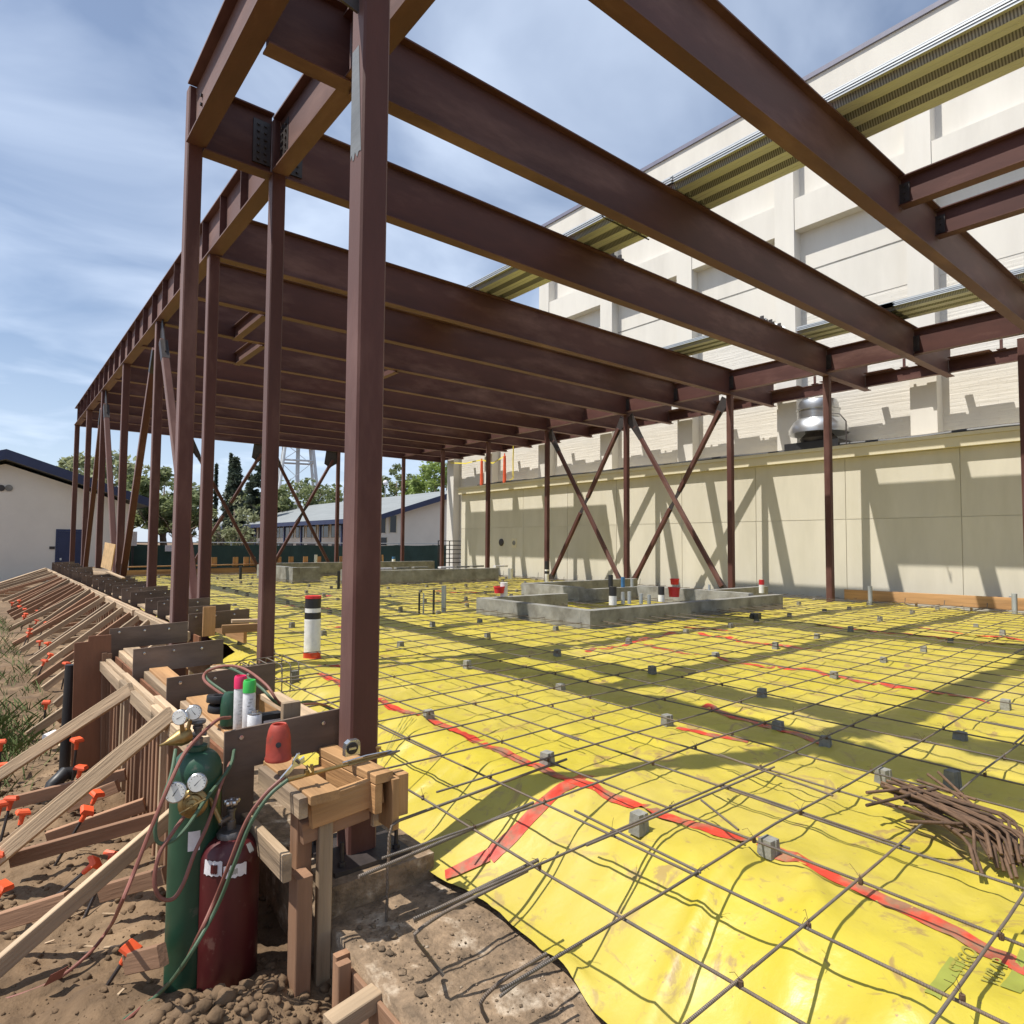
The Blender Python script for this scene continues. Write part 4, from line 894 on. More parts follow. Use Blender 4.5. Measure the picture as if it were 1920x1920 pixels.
c = [PX(x,y,2.25) for x, y in ((189,1063),(208,1070),(216,1021),(197,1017))]
solo('plywood_offcut', MB().extr(c, (.02,.01,0)), 'osb', 'pale plywood offcut standing tilted on the far left formwork', 'plywood')
# ---- far end form
EF = thing('end_form', 'orange brown timber end form with upright blocks on top, before the green fence', 'formwork', (8,29.8,-.4))
lumber('form_board', (2.7,29.75,.02), (12.9,29.75,.10), .04, .26, 'wood_new', EF); lumber('form_board', (2.7,29.82,.28), (12.9,29.82,.36), .14, .05, 'wood_new', EF)
for px in (402,442,462,474,523,546,573,598,641,652):
    q = PY(px,1048,29.9); lumber('upright_block', (q.x,29.9,.25), (q.x,29.9,.66), .22, .04, 'wood_new', EF, (0,1,0))
for i in range(9): q = 13.2+.22*i; lumber('upright_block', (q,29.2-.12*i,0), (q+.04,29.2-.1*i,.35+.2*(i%3)), .09, .04, 'wood_new', EF, (0,1,0))
# board along the base of the low wall
WB = thing('wall_base_board', 'long new timber board on edge along the base of the cream wall', 'form board', (17.0,4,-.1))
lumber('board', (17.02,7.5,.10), (17.02,3.6,.13), .04, .26, 'wood_new', WB); lumber('board', (17.05,3.59,.14), (17.05,-3,.14), .04, .28, 'wood_new', WB)
for i in range(4): lumber('stake', (17.12,7-1.1*i,-.2), (17.12,7-1.1*i,.2), .04, .05, 'wood', WB, (1,0,0))
# ---------------------------------------------------------------- stakes with orange caps
def stake(x, y, ztop, lean=(0,0), s=1.0, lab=None):
    z0 = ground_z(x, y)-.12; t = thing('capped_stake', lab or 'orange capped steel stake at the foot of the far row of braces', 'stake', (x,y,z0), 'orange capped stakes along the formwork')
    d = V((lean[0], lean[1], 1)).normalized(); top = V((x,y,ztop)); bot = top - d*(ztop-z0)
    link('shaft', MB().tube([bot, top-d*.02], .010, 6), 'steel_dark', t)
    a = V((1,0,0)); a = (a - d*a.dot(d)).normalized(); b = d.cross(a); rr = rnd.uniform(0,1.5); a, b = a*math.cos(rr)+b*math.sin(rr), b*math.cos(rr)-a*math.sin(rr)
    mb = MB(); h = .042*s
    mb.add([top+a*h*i+b*h*j+d*.006 for i,j in ((-1,-1),(1,-1),(1,1),(-1,1))] + [top+a*h*.8*i+b*h*.8*j+d*.020 for i,j in ((-1,-1),(1,-1),(1,1),(-1,1))] + [top+a*h*i+b*h*j-d*.008 for i,j in ((-1,-1),(1,-1),(1,1),(-1,1))],
           [(4,5,6,7),(0,1,5,4),(1,2,6,5),(2,3,7,6),(3,0,4,7),(8,9,1,0),(9,10,2,1),(10,11,3,2),(11,8,0,3),(11,10,9,8)])
    mb.tube([top-d*.08*s, top-d*.03, top-d*.0085], .02, 10, rs=[.016*s,.018*s,.024*s])
    link('cap', mb, 'orange', t); return t
NEAR_STAKES = {(145,1388):'orange capped stake standing beside the black drain pipe elbow', (2,1392):'orange capped stake cut by the left photo edge, topmost of those there', (6,1436):'orange capped stake at the left photo edge, second from the top there',
 (152,1440):'orange capped stake below the drain pipe elbow, behind the long double brace', (44,1524):'orange capped stake standing just below the double brace near the left edge', (182,1488):'upper of two leaning orange capped stakes between the near kickers',
 (164,1520):'lower of two leaning orange capped stakes between the near kickers', (0,1509):'orange capped stake at the left edge, third from the top there', (1,1600):'orange capped stake at the left edge, fourth from the top there',
 (212,1602):'strongly tilted orange capped stake just above the lowest near brace', (6,1662):'orange capped stake lowest on the left photo edge', (246,1780):'orange capped stake lowest in the photo, just left of the green cylinder foot',
 (178,1618):'toppled orange capped stake lying nearly flat above the lowest near brace', (22,1498):'orange capped stake just right of the row on the left edge'}
rnd = random.Random(8)
for px, py, z, ln in ((145,1388,-.32,(.05,-.1)),(2,1392,-.42,(0,0)),(6,1436,-.45,(.1,0)),(152,1440,-.42,(.2,0)),(44,1524,-.52,(.2,.1)),(182,1488,-.46,(.35,-.15)),(164,1520,-.44,(.45,-.3)),(0,1509,-.5,(.1,0)),(1,1600,-.55,(.2,0)),(212,1602,-.58,(.5,.3)),(6,1662,-.58,(.4,-.2)),(246,1780,-.60,(.5,-.4)),(178,1618,-.6,(1.2,-.3)),(22,1498,-.5,(.2,.2))):
    q = PZ(px, py, z); stake(q.x, q.y, z, ln, .92, NEAR_STAKES[(px, py)])
for x, y, h in STK: stake(x, y, ground_z(x, y)+h, (rnd.uniform(-.1,.5), rnd.uniform(-.3,.1)), .9)
# ---------------------------------------------------------------- pedestal under the nearest column, drain pipe
mb = MB().box((1.37,3.08,-.62),(1.97,3.66,-.363)); solo('column_pedestal', mb, 'conc_dirty', 'grey concrete pedestal under the base plate of the nearest column', 'pedestal', loc=(1.67,3.37,-.62))  # darker footing concrete used here to put the formwork's shade into the colour
for yy, xx in ((7.7,1.65),(7.66,2.565)): solo('column_pedestal', MB().box((xx-.28,yy-.28,-.62),(xx+.28,yy+.28,-.363)), 'conc', 'concrete pedestal under the %s column of the second pair' % ('left' if xx < 2 else 'right'), 'pedestal', loc=(xx,yy,-.62))
a, b = PY(133,1246,7.25), PY(124,1372,7.25)
DP = thing('drain_pipe', 'black plastic drain pipe standing in the dirt beside the brown bulkhead sheet', 'pipe', (b.x,7.25,-.75))
link('riser', MB().tube([(b.x,7.25,-.8),a], .045, 14), 'black', DP, True)
q = PY(118,1405,6.6); link('elbow', MB().tube([(q.x+.08,6.6,-.62),(q.x+.02,6.58,-.60),(q.x-.06,6.53,-.66),(q.x-.1,6.5,-.78)], .055, 12), 'black', DP, True)
# broken stub boards on the near face of the footing
SB = thing('stub_boards', 'broken timber stubs and stripped boards on the near face of the footing', 'lumber', (1.3,2.4,-.9))
q = PZ(650,1815,-.55)
lumber('stub', (1.325,2.80,-.95), (1.325,2.80,-.51), .04, .10, 'wood_red', SB, (1,0,0)); lumber('stub', (1.28,2.72,-.95), (1.28,2.72,-.50), .04, .06, 'wood_red', SB, (1,0,0))
lumber('stub', (1.34,2.52,-.56), (1.12,2.50,-.58), .085, .07, 'wood', SB)
lumber('stripped_board', (1.325,2.78,-.75), (1.325,1.4,-.75), .02, .40, 'wood_red', SB)
mb = MB(); rnd = random.Random(4)
for i in range(60):
    x, y = 1.42+abs(rnd.gauss(0,.12)), 2.62+rnd.gauss(0,.22); r = .004+.02*rnd.random()**4; vs, fs = clods[rnd.randrange(8)]; z = foot_z(x, y)
    mb.add([(x+p.x*r, y+p.y*r*1.2, z+p.z*r*.6+r*.2) for p in vs], fs)
for i in range(900):
    x, y = rnd.uniform(1.36,2.1), rnd.uniform(.8,3.0); r = .002+.006*rnd.random()**2; vs, fs = clods[rnd.randrange(8)]
    mb.add([(x+p.x*r, y+p.y*r, foot_z(x,y)+p.z*r*.8+r*.3) for p in vs], fs)
o = link('mortar_crumbs', mb, 'conc_dirty', smooth='all'); o['kind'] = 'stuff'
# ================================================================ REBAR MAT
GXB, GYB, SP, SKEW = 1.817, 1.126, .457, .0392
RM_ = thing('rebar_mat', 'tied grid of dark ribbed rebar held above the yellow sheeting', 'rebar mat', (2,2,0))
def bar_obj(name, pts, r, m, parent, n=6):
    """rebar with its length along local X so that the ribs follow it"""
    Mw, L = frame(pts[0], pts[-1]); inv = Mw.inverted(); mb = MB(); mb.tube([inv @ V(p) for p in pts], r, n)
    me = bpy.data.meshes.new(name); me.from_pydata(mb.v, [], mb.f); me.materials.append(M[m])
    me.polygons.foreach_set('use_smooth', [True]*len(me.polygons)); me.set_sharp_from_angle(angle=math.radians(65))
    o = bpy.data.objects.new(name, me); COL.objects.link(o); return place(o, Mw, parent)
rnd = random.Random(31); BR = .0057
def wav(a, i): return .007*math.sin(a*1.9+i*2.3)+.004*math.sin(a*4.3+i)
for j in range(-6, 61):
    y0 = GYB + SP*j + rnd.uniform(-.012,.012)
    if y0 < 2.6: xs_ = 1.22 + rnd.uniform(-.05,.12)
    elif y0 < 2.9: xs_ = 1.42
    elif y0 < 7.9: xs_ = 1.95 + rnd.uniform(-.1,.15)
    else: xs_ = 2.70
    x = xs_; pts = []
    while x < 17.1: pts.append((x, y0+SKEW*(x-GXB)+.5*wav(x,j), .0145+wav(x,j)*.8)); x += .85
    pts.append((17.1, y0+SKEW*(17.1-GXB), .0145))
    if pts[-1][1] > 29.4: continue
    bar_obj('rebar', pts, BR, 'rebar', RM_)
    xl = rnd.uniform(3,15)                                  # lap splice lying alongside
    if j % 2 == 0: bar_obj('rebar', [(xl,y0+SKEW*(xl-GXB)+.016,.0145),(xl+.45,y0+SKEW*(xl+.45-GXB)+.016,.014),(xl+.9,y0+SKEW*(xl+.9-GXB)+.019,.015)], BR, 'rebar', RM_)
for i in range(0, 34):
    x0 = GXB + SP*i + rnd.uniform(-.012,.012); y = -1.4; ye = 29.2 if x0 > 2.68 else 7.5; pts = []
    while y < ye: pts.append((x0+.6*wav(y,i), y, wav(y,i+9)*.8)); y += .85
    pts.append((x0, ye, 0)); bar_obj('rebar', pts, BR, 'rebar', RM_)
    yl = rnd.uniform(.6,9)
    if i % 2 == 1: bar_obj('rebar', [(x0+.016,yl,0),(x0+.017,yl+.45,.001),(x0+.02,yl+.95,.003)], BR, 'rebar', RM_)
for a, b in (((1078,1520),(1314,1636)),((1100,1585),(1452,1438)),((1350,1415),(1562,1492)),((1036,1370),(1085,1388)),((1315,1500),(1385,1556))):
    p0, p1 = PZ(*a,.02), PZ(*b,.016); bar_obj('rebar', [p0, (p0+p1)/2, p1], BR, 'rebar', RM_)
# bent dowels coming out of the footing
def dowel(pts, r=.0078):
    P = [V(p) for p in pts]; out = [P[0]]
    for k in range(1, len(P)-1):
        a, b, c = P[k-1], P[k], P[k+1]; l = min(.06, (a-b).length*.45, (c-b).length*.45); u, w = b+(a-b).normalized()*l, b+(c-b).normalized()*l
        out += [u, u.lerp(b,.6)*.5+w.lerp(b,.6)*.5, w]
    out.append(P[-1]); bar_obj('bent_rebar', out, r, 'rebar', RM_, 7)
h = PZ(725,1724,-.49); a = PZ(730,1618,-.035); dowel([(h.x,h.y,-.5),(h.x+.01,h.y,-.04),(h.x+1.3,h.y+.10,-.015)])
a, b = PZ(673,1644,-.03), PZ(1000,1505,.0); bar_obj('rebar', [a, (a+b)/2, b], .0085, 'rebar', RM_, 8)
dowel([PZ(832,1829,-.475), PZ(812,1803,-.42), PZ(772,1752,-.21), PZ(830,1712,-.20), PZ(990,1632,-.10)])
a, b = PZ(776,1726,-.17), PZ(1010,1612,-.02); bar_obj('rebar', [a, (a+b)/2, b], .0085, 'rebar', RM_, 8)
dowel([PZ(915,1915,-.46), PZ(897,1880,-.38), PZ(935,1842,-.30), PZ(1025,1788,-.28)]); dowel([PZ(938,1868,-.3), PZ(1000,1820,-.28), PZ(1030,1795,-.26)], .006)
for k, y in enumerate((5.2,6.4,7.3)):
    x = 1.80+.04*math.sin(k*3); dowel([(x,y,-.5),(x,y,-.02),(x+.9,y+.05,-.01)])
for k in range(7): x, y = 1.95+.10*k, 6.35+.04*k; dowel([(x,y,-.3),(x,y,.10),(x+.02,y+.55,.10),(x+.02,y+.55,-.2)], .006)
for k in range(26):
    y = 11.0 + .72*k; x = 16.7; dowel([(x-1.1,y,.0),(x,y,.02),(x+.02,y,.22 if k % 3 else .12)])
for k in range(8): y = 1.2+.8*k; dowel([(15.9,y,.02),(16.72,y,.02),(16.74,y,.13)], .008)
for k in range(14): x = 8.1+.42*k; dowel([(x,6.9,.03),(x,7.58,.035)], .008) if False else bar_obj('rebar', [(x,6.75,.03),(x,7.2,.03),(x,7.58,.04)], BR, 'rebar', RM_)
# tie wires at the near crossings
mb = MB()
for i in range(0, 9):
    for j in range(-4, 12):
        x, y = GXB+SP*i, GYB+SP*j+SKEW*SP*i
        if y > 6.2 or rnd.random() < .3: continue
        for q in range(2):
            a = rnd.uniform(0,6.28); l = rnd.uniform(.02,.06)
            mb.tube([(x,y,.018),(x+math.cos(a)*l*.5,y+math.sin(a)*l*.5,.018+l*.55),(x+math.cos(a)*l,y+math.sin(a)*l*.9,.018+l*rnd.uniform(.1,.9))], .0011, 3, False)
        mb.lathe([(.0085,-.005),(.0092,.006),(.0085,.017)], (x,y,0), 6)
link('tie_wire', mb, 'rust', RM_)['kind'] = 'stuff'
# concrete spacer blocks
def spacer(x, y, s=1., lab=None):
    z = sheet_z(x, y); h = max(.05, -.004 - z); w = .042*s; r = rnd.uniform(-.25,.25); c_, s_ = math.cos(r), math.sin(r)
    mb = MB(); v = []
    for zz, k in ((-.004,1.),(h,.86)):
        for i, j in ((-1,-1),(1,-1),(1,1),(-1,1)): v.append((w*k*(i*c_-j*s_)*1.05, w*k*(i*s_+j*c_)*rnd.uniform(.95,1.05), zz))
    mb.add(v, [(0,3,2,1),(4,5,6,7),(0,1,5,4),(1,2,6,5),(2,3,7,6),(3,0,4,7)])
    # wire groove across the front
    mb.obox((0,-w*.97,h*.5), (w*.10,0,0), (0,.004,0), (0,0,h*.5))
    o = solo('spacer_block', mb, 'block', lab or 'small grey concrete spacer block in the middle or far part of the rebar mat', 'spacer block', 'concrete spacer blocks under the rebar', loc=(0,0,0)); o.location = (x, y, z); WM[o.name] = Matrix.Translation((x,y,z))
dots = [(1026,1438),(1198,1560),(1442,1612),(804,1354),(1051,1301),(1251,1363),(1459,1376),(1548,1407),(1429,1310),(1223,1265),(1045,1232),(876,1254),(1342,1239),(1564,1276),(1657,1247),(1454,1217),(1532,1200),(1595,1185),(1732,1225),(1782,1209),(1801,1397),(1886,1332),(1786,1475),(1657,1472),(1042,1185),(914,1199),(811,1176),(1179,1209),(1286,1191),(1370,1179),(751,1216),(1880,1192),(1830,1180),(1650,1165)]
placed = []
near_labels = {(1026,1438):'spacer block on the upper edge of the red tape just above its T junction', (1198,1560):'spacer block on bare yellow sheeting below the red tape T junction', (1442,1612):'largest spacer block, on the red tape between the T junction and the lower right corner',
 (804,1354):'spacer block at the red tape just right of the nearest column', (1657,1472):'spacer block touching the upper left tip of the rusty rebar bundle', (1786,1475):'dark spacer block right behind the rusty rebar bundle', (1251,1363):'spacer block at the left end of the short middle tape strip',
 (1459,1376):'spacer block in the girder shadow left of two beside the middle tape strip', (1548,1407):'spacer block in the girder shadow right of two beside the middle tape strip', (1801,1397):'shaded spacer block above and left of the right photo edge, before the rusty bundle'}
for px, py in dots:
    q = PZ(px, py, -.10); placed.append(q); spacer(q.x, q.y, .86, near_labels.get((px, py)))
for j in range(9, 62, 3):
    for i in range(2, 33, 3):
        x, y = GXB+SP*i+rnd.uniform(-.2,.2), GYB+SP*j+rnd.uniform(-.2,.2)
        if x > 17 or y > 28.5 or (7.5 < x < 14.4 and 7.2 < y < 11.4) or (11 < x < 15.2 and 10 < y < 13.2): continue
        if min(math.hypot(x-q.x, y-q.y) for q in placed) > .9: spacer(x, y, .9)
# ---------------------------------------------------------------- rusty bundle of bent bars
BD = thing('rebar_bundle', 'rusty heap of short hooked rebar dowels lying on the mat at the right', 'rebar bundle', (3.65,1.15,.02))
rnd = random.Random(17)
for i in range(40):
    o = rnd.gauss(0,.05); k = i % 5; tw = rnd.gauss(0,.06)
    a = V((3.74+rnd.uniform(-.12,.14)+o*1.3, 1.40+rnd.uniform(-.10,.10)-.3*o, .022+.009*k+rnd.uniform(0,.012)))
    b = V((3.52+o*1.3+tw, .93+rnd.uniform(-.07,.07)-.35*o, .03+.016*k+rnd.uniform(0,.012)))
    d = (b-a).normalized(); s = V((d.y,-d.x,0)) if i % 3 else V((-d.y,d.x,0)); e = b + d*.03 + V((-.02,-.015,-.012)); h2 = e + V((-.06+rnd.uniform(-.02,.02),-.03+rnd.uniform(-.02,.02),-.06+rnd.uniform(-.01,.02)))
    bar_obj('bent_rebar', [a, a.lerp(b,.5)+V((0,0,.004)), b, e, h2], .0075, 'rust', BD, 7)
for a, b in (((1720,1463),(1830,1500)),((1740,1452),(1860,1540)),((1625,1486),(1735,1475)),((1625,1510),(1760,1478)),((1700,1540),(1880,1548)),((1760,1448),(1850,1535))):
    p0, p1 = PZ(*a,.09), PZ(*b,.075); bar_obj('bent_rebar', [p0, (p0+p1)/2, p1], .008, 'rust', BD, 7)
# ---------------------------------------------------------------- concrete curbs with pipe stubs
CB = thing('concrete_curb', 'grey concrete curb frame standing out of the rebar mat in the middle of the slab', 'curb', (10,8.5,-.1))
link('curb_wall', MB().box((7.82,7.55,-.12),(14.05,7.77,.225)), 'conc', CB)
link('curb_wall', MB().box((7.82,7.773,-.12),(8.03,10.75,.223)), 'conc', CB)
link('curb_wall', MB().box((8.033,10.54,-.12),(10.2,10.75,.223)), 'conc', CB)
link('curb_wall', MB().box((13.0,7.773,-.12),(13.2,10.9,.28)), 'conc', CB)
link('curb_wall', MB().box((10.9,10.9,-.12),(11.1,13.0,.31)), 'conc', CB)
link('curb_wall', MB().box((11.103,12.8,-.12),(15.3,13.0,.31)), 'conc', CB)
link('curb_wall', MB().box((11.103,10.903,-.12),(13.4,11.06,.25)), 'conc', CB)
link('curb_wall', MB().box((13.203,9.0,-.12),(16.0,9.2,.26)), 'conc', CB)
C2_ = thing('concrete_curb', 'second grey concrete curb frame farther back, partly hidden behind the nearest column', 'curb', (12,22,-.1))
link('curb_wall', MB().box((7.9,20.6,-.12),(15.2,20.85,.42)), 'conc', C2_) if False else None
link('curb_wall', MB().box((9.6,19.6,-.12),(15.3,19.85,.40)), 'conc', C2_)
link('curb_wall', MB().box((8.3,22.2,-.12),(8.55,26.0,.45)), 'conc', C2_); link('curb_wall', MB().box((8.553,22.2,-.12),(9.3,22.42,.45)), 'conc', C2_)
link('curb_wall', MB().box((9.6,19.853,-.12),(9.85,21.2,.40)), 'conc', C2_); link('curb_wall', MB().box((8.553,25.75,-.12),(16.3,26.0,.50)), 'conc', C2_)
for i in range(7): link('form_scrap', MB().obox((10.6+.85*i,20.0+.2*(i%3),.45),(.3,.03*(i%2),0),(-.02,.06,0),(0,0,.03)), 'label' if i % 3 == 0 else 'conc', C2_)
def stub(px, yb, yt, Y=None, X=None, r=.03, segs=(('black',1.),), lb='', nm='pipe_stub', zb=None):
    if Y is not None: b, t = PY(px,yb,Y), PY(px,yt,Y)
    else: b, t = PX(px,yb,X), PX(px,yt,X)
    b.z -= .06
    o = thing(nm, lb, 'pipe', tuple(b), 'pipe stubs standing out of the slab'); z = b.z
    for m, fr in segs:
        z2 = b.z + (t.z-b.z)*fr; link('pipe', MB().lathe([(0,z),(r,z),(r,z2-.0),(0,z2)], (b.x,b.y,0), 14), m, o, True); z = z2+.0005
    return o
stub(786,1150,1112,11.2,r=.02,lb='thin dark conduit stub, leftmost of the cluster left of the concrete curb')
stub(794,1146,1112,11.3,r=.016,segs=(('galv',1),),lb='thin galvanized conduit stub in the cluster left of the concrete curb')
stub(813,1150,1106,11.0,r=.022,lb='thin dark stub with a clamp, middle of the cluster left of the curb')
stub(832,1145,1098,11.3,r=.05,segs=(('galv',1),),lb='thick grey pipe stub, rightmost of the cluster left of the curb')
stub(1149,1128,1100,8.0,r=.07,segs=(('pvc',.5),('black',1)),lb='pipe stub white below and black above, on the front curb wall')
stub(1145,1096,1078,10.95,r=.06,lb='tall black pipe stub inside the concrete curb')
for k, (px, t, m) in enumerate(((1168,1110,'galv'),(1180,1109,'galv'),(1202,1113,'galv'),(1217,1115,'galv'))):
    stub(px,1126,t,7.95,r=.035,segs=((m,1),),lb='short galvanized bolt like stub, %s of four in a row on the front curb wall' % ('first','second','third','fourth')[k])
stub(1240,1122,1100,8.0,r=.06,segs=(('pvc',.45),('black',1)),lb='pipe stub white below and black above, left of the red cup on the curb')
stub(1025,1090,1052,17.0,r=.075,segs=(('pvc',.42),('black',.55),('pvc',.62),('black',1)),lb='tall banded white and black pipe at the foot of the crossed braces')
stub(945,1113,1092,10.6,r=.08,segs=(('pvc',.9),('pvc',1)),lb='white capped pipe beside the red cup on the left curb wall')
stub(957,1082,1066,19.0,r=.09,segs=(('pvc',1),),lb='white pipe end standing beyond the left curb wall')
stub(1168,1100,1082,11.0,r=.05,segs=(('blue',1),),lb='blue grey pipe stub inside the concrete curb')
stub(1185,1100,1085,11.0,r=.04,segs=(('galv',1),),lb='grey pipe stub beside the blue one inside the curb')
stub(1330,1108,1096,9.0,r=.03,segs=(('galv',1),),lb='short grey bolt stub on the right part of the curb')
stub(1428,1107,1087,8.2,r=.06,segs=(('pvc',.62),('red_plastic',1)),lb='white pipe stub with a red top at the right end of the curb')
stub(1632,1132,1099,X=16.6,r=.05,segs=(('galv',1),),lb='grey pipe stub by the timber board at the wall')
stub(1903,1152,1113,X=16.6,r=.05,segs=(('galv',1),),lb='grey pipe stub by the timber board at the right edge of the photo')
stub(592,1057,1040,29.0,r=.07,segs=(('pvc',1),),lb='white pipe stub in front of the far end form')
stub(451,1082,1062,19.5,r=.04,lb='short dark pipe stub alone on the far yellow sheeting')
stub(635,1100,1071,17.2,r=.04,lb='dark thin stub with pale cap left of the nearest column, farther curb')
stub(645,1100,1072,17.4,r=.04,lb='dark thin stub nearest the left edge of the nearest column, farther curb')
stub(738,1056,1044,27.5,r=.08,segs=(('pvc',.7),('blue',1)),lb='white pipe stub with a blue top near the far columns')
for px, yb, yt, Y, r, lb in ((936,1112,1102,10.6,.11,'red plastic cup on the left curb wall'),(1264,1119,1104,7.9,.11,'larger red plastic cup on the front curb wall'),(1265,1096,1087,11.2,.12,'red cup on the back curb wall')):
    b, t = PY(px,yb,Y), PY(px,yt,Y); solo('red_cup', MB().lathe([(r*.88,b.z),(r,t.z),(r*1.08,t.z+.005),(r*1.08,t.z+.03),(r*.9,t.z+.03),(r*.8,b.z+.03),(0,b.z+.03)], (b.x,b.y,0), 18), 'red_plastic', lb, 'cup', 'red cups on the curbs', True)
q = PZ(1417,1160,.02); BK = thing('black_clamp', 'dark lump of pipe clamp lying on the rebar in front of the curb', 'clamp', tuple(q))
link('body', MB().obox(q+V((0,0,.05)),(.1,.03,0),(-.02,.07,0),(0,0,.05)), 'black', BK); link('ear', MB().obox(q+V((-.12,0,.04)),(.04,0,0),(0,.03,0),(0,0,.03)), 'black', BK)
# white wrapped pipe with red seal
b = PZ(585,1238,-.12); Y = b.y
def zz(py): return PY(585,py,Y).z
WP = thing('wrapped_pipe', 'tall white wrapped pipe with black bands, red rim and red tape at its foot', 'pipe', (b.x,b.y,b.z))
r = .098
link('red_foot', MB().lathe([(r*2.2,b.z+.012),(r*1.25,b.z+.03),(r*1.06,zz(1232)),(r*1.06,zz(1222))], (b.x,b.y,0), 20), 'tape', WP, True)
wr = [(r,zz(1222)+.001)]; z0, z1 = zz(1222), zz(1160)
for k in range(14): z = z0+(z1-z0)*(k+1)/15; wr += [(r*(1.03 if k % 2 else .985), z)]
link('wrap', MB().lathe(wr+[(r,z1)], (b.x,b.y,0), 24), 'pvc', WP, True)
for m, ya, yb_, k in (('black',1160,1148,1.0),('pvc',1148,1140,.97),('black',1140,1122,.97),('red_plastic',1122,1117,1.0)):
    link('band' if m != 'pvc' else 'wrap', MB().lathe([(0,zz(ya)+.001),(r*k,zz(ya)+.001),(r*k,zz(yb_)),(r*k*.85,zz(yb_)),(0,zz(yb_)-.02)], (b.x,b.y,0), 24), m, WP, True)
# ================================================================ GAS CYLINDERS, HOSES, TOOLS AND CANS
def gauge(c, r, ax, parent, m='dial', needle=.7):
    ax = V(ax).normalized(); c = V(c)
    g_ = link('gauge', MB().lathe([(r*.92,-.030),(r,-.024),(r,0),(r*.9,.004),(r*.88,.0035)], c, 24, ax), 'chrome', parent, True)
    link('dial', MB().lathe([(r*.875,.0036),(r*.875,.0055),(0,.0056)], c, 24, ax), m, g_)
    a = V((0,0,1)).cross(ax).normalized(); b = ax.cross(a); mb = MB()
    d = a*math.cos(needle)+b*math.sin(needle); n = ax.cross(d); mb.add([c+ax*.0068-d*r*.35-n*r*.05, c+ax*.0068-d*r*.35+n*r*.05, c+ax*.0068+d*r*.7], [(0,2,1)])
    link('needle', mb, 'black', g_)
    mk = MB()
    for k in range(11):
        t = -.6+k*(math.pi+1.2)/10; e = a*math.cos(t)+b*math.sin(t); s = ax.cross(e); mk.add([c+ax*.0064+e*r*.68-s*r*.025, c+ax*.0064+e*r*.68+s*r*.025, c+ax*.0064+e*r*.80+s*r*.025, c+ax*.0064+e*r*.80-s*r*.025], [(0,3,2,1)])
    link('scale', mk, 'black', g_); return g_
def dome(r, z0, z1, neck, h):
    pts = []
    for k in range(9):
        t = k/8*math.pi/2; pts.append((neck+(r-neck)*math.cos(t), z1+h*math.sin(t)))
    return [(r*.97,z0),(r,z0+.02)] + pts
# green oxygen cylinder
gx, gy, gz = .842, 3.46, -.80
def gz_(py): return PY(360,py,gy).z
z1, zn, zv = gz_(1448), gz_(1408), gz_(1372)
OX = thing('green_cylinder', 'tall dark green gas cylinder with a brass regulator, left of the maroon one', 'gas cylinder', (gx,gy,gz))
link('body', MB().lathe(dome(.115, gz, z1, .040, zn-z1)+[(.040,zn+.005),(.046,zn+.007),(.046,zn+.024),(.035,zn+.028)], (gx,gy,0), 32), 'green_tank', OX, True)
link('seam', MB().lathe([(.1155,z1-.02),(.1165,z1-.014),(.1155,z1-.008)], (gx,gy,0), 32), 'green_tank', OX, True)
q0 = zn+.028
VV = link('valve', MB().lathe([(.026,q0),(.026,q0+.03),(.019,q0+.035),(.019,q0+.075),(.024,q0+.077),(.024,q0+.09),(.012,q0+.092),(.012,q0+.10)], (gx,gy,0), 12).tube([(gx,gy,q0+.05),(gx-.06,gy-.01,q0+.05)], .013, 8).tube([(gx,gy,q0+.05),(gx+.035,gy-.02,q0+.05)], .011, 8), 'valve', OX, True)
link('handwheel', MB().lathe([(.010,q0+.101),(.034,q0+.101),(.038,q0+.108),(.034,q0+.118),(.012,q0+.12)], (gx,gy,0), 10), 'valve', VV)
link('sticker', MB().add([(gx+.1156*math.cos(t), gy+.1156*math.sin(t), z) for t in (-2.05,-1.9,-1.75,-1.6) for z in (z1-.33,z1-.24)], [(0,2,3,1),(2,4,5,3),(4,6,7,5)]), 'label', OX)
# its regulator points left, two gauges standing on top
q = V((gx-.085, gy-.02, q0+.05))
RG = thing('oxygen_regulator', 'brass regulator with two pale round gauges on the valve of the green cylinder', 'regulator', tuple(q))
link('bonnet', MB().lathe([(.012,-.05),(.036,-.045),(.040,-.03),(.040,.0),(.034,.012),(.026,.03),(.016,.055),(.007,.075),(.004,.10)], q, 20, (-.9,-.35,-.1)), 'brass', RG, True)
link('stem', MB().tube([q+V((.04,.015,.01)), q+V((.0,0,.0))], .014, 8).tube([q+V((.01,-.01,.03)), q+V((.005,-.012,.07))], .010, 8).tube([q+V((.035,.0,.03)), q+V((.045,.0,.075))], .010, 8), 'brass', RG, True)
gauge(q+V((-.01,-.035,.105)), .036, (-.55,-.8,.1), RG, needle=.5); gauge(q+V((.055,-.02,.115)), .036, (-.25,-.95,.1), RG, needle=2.2)
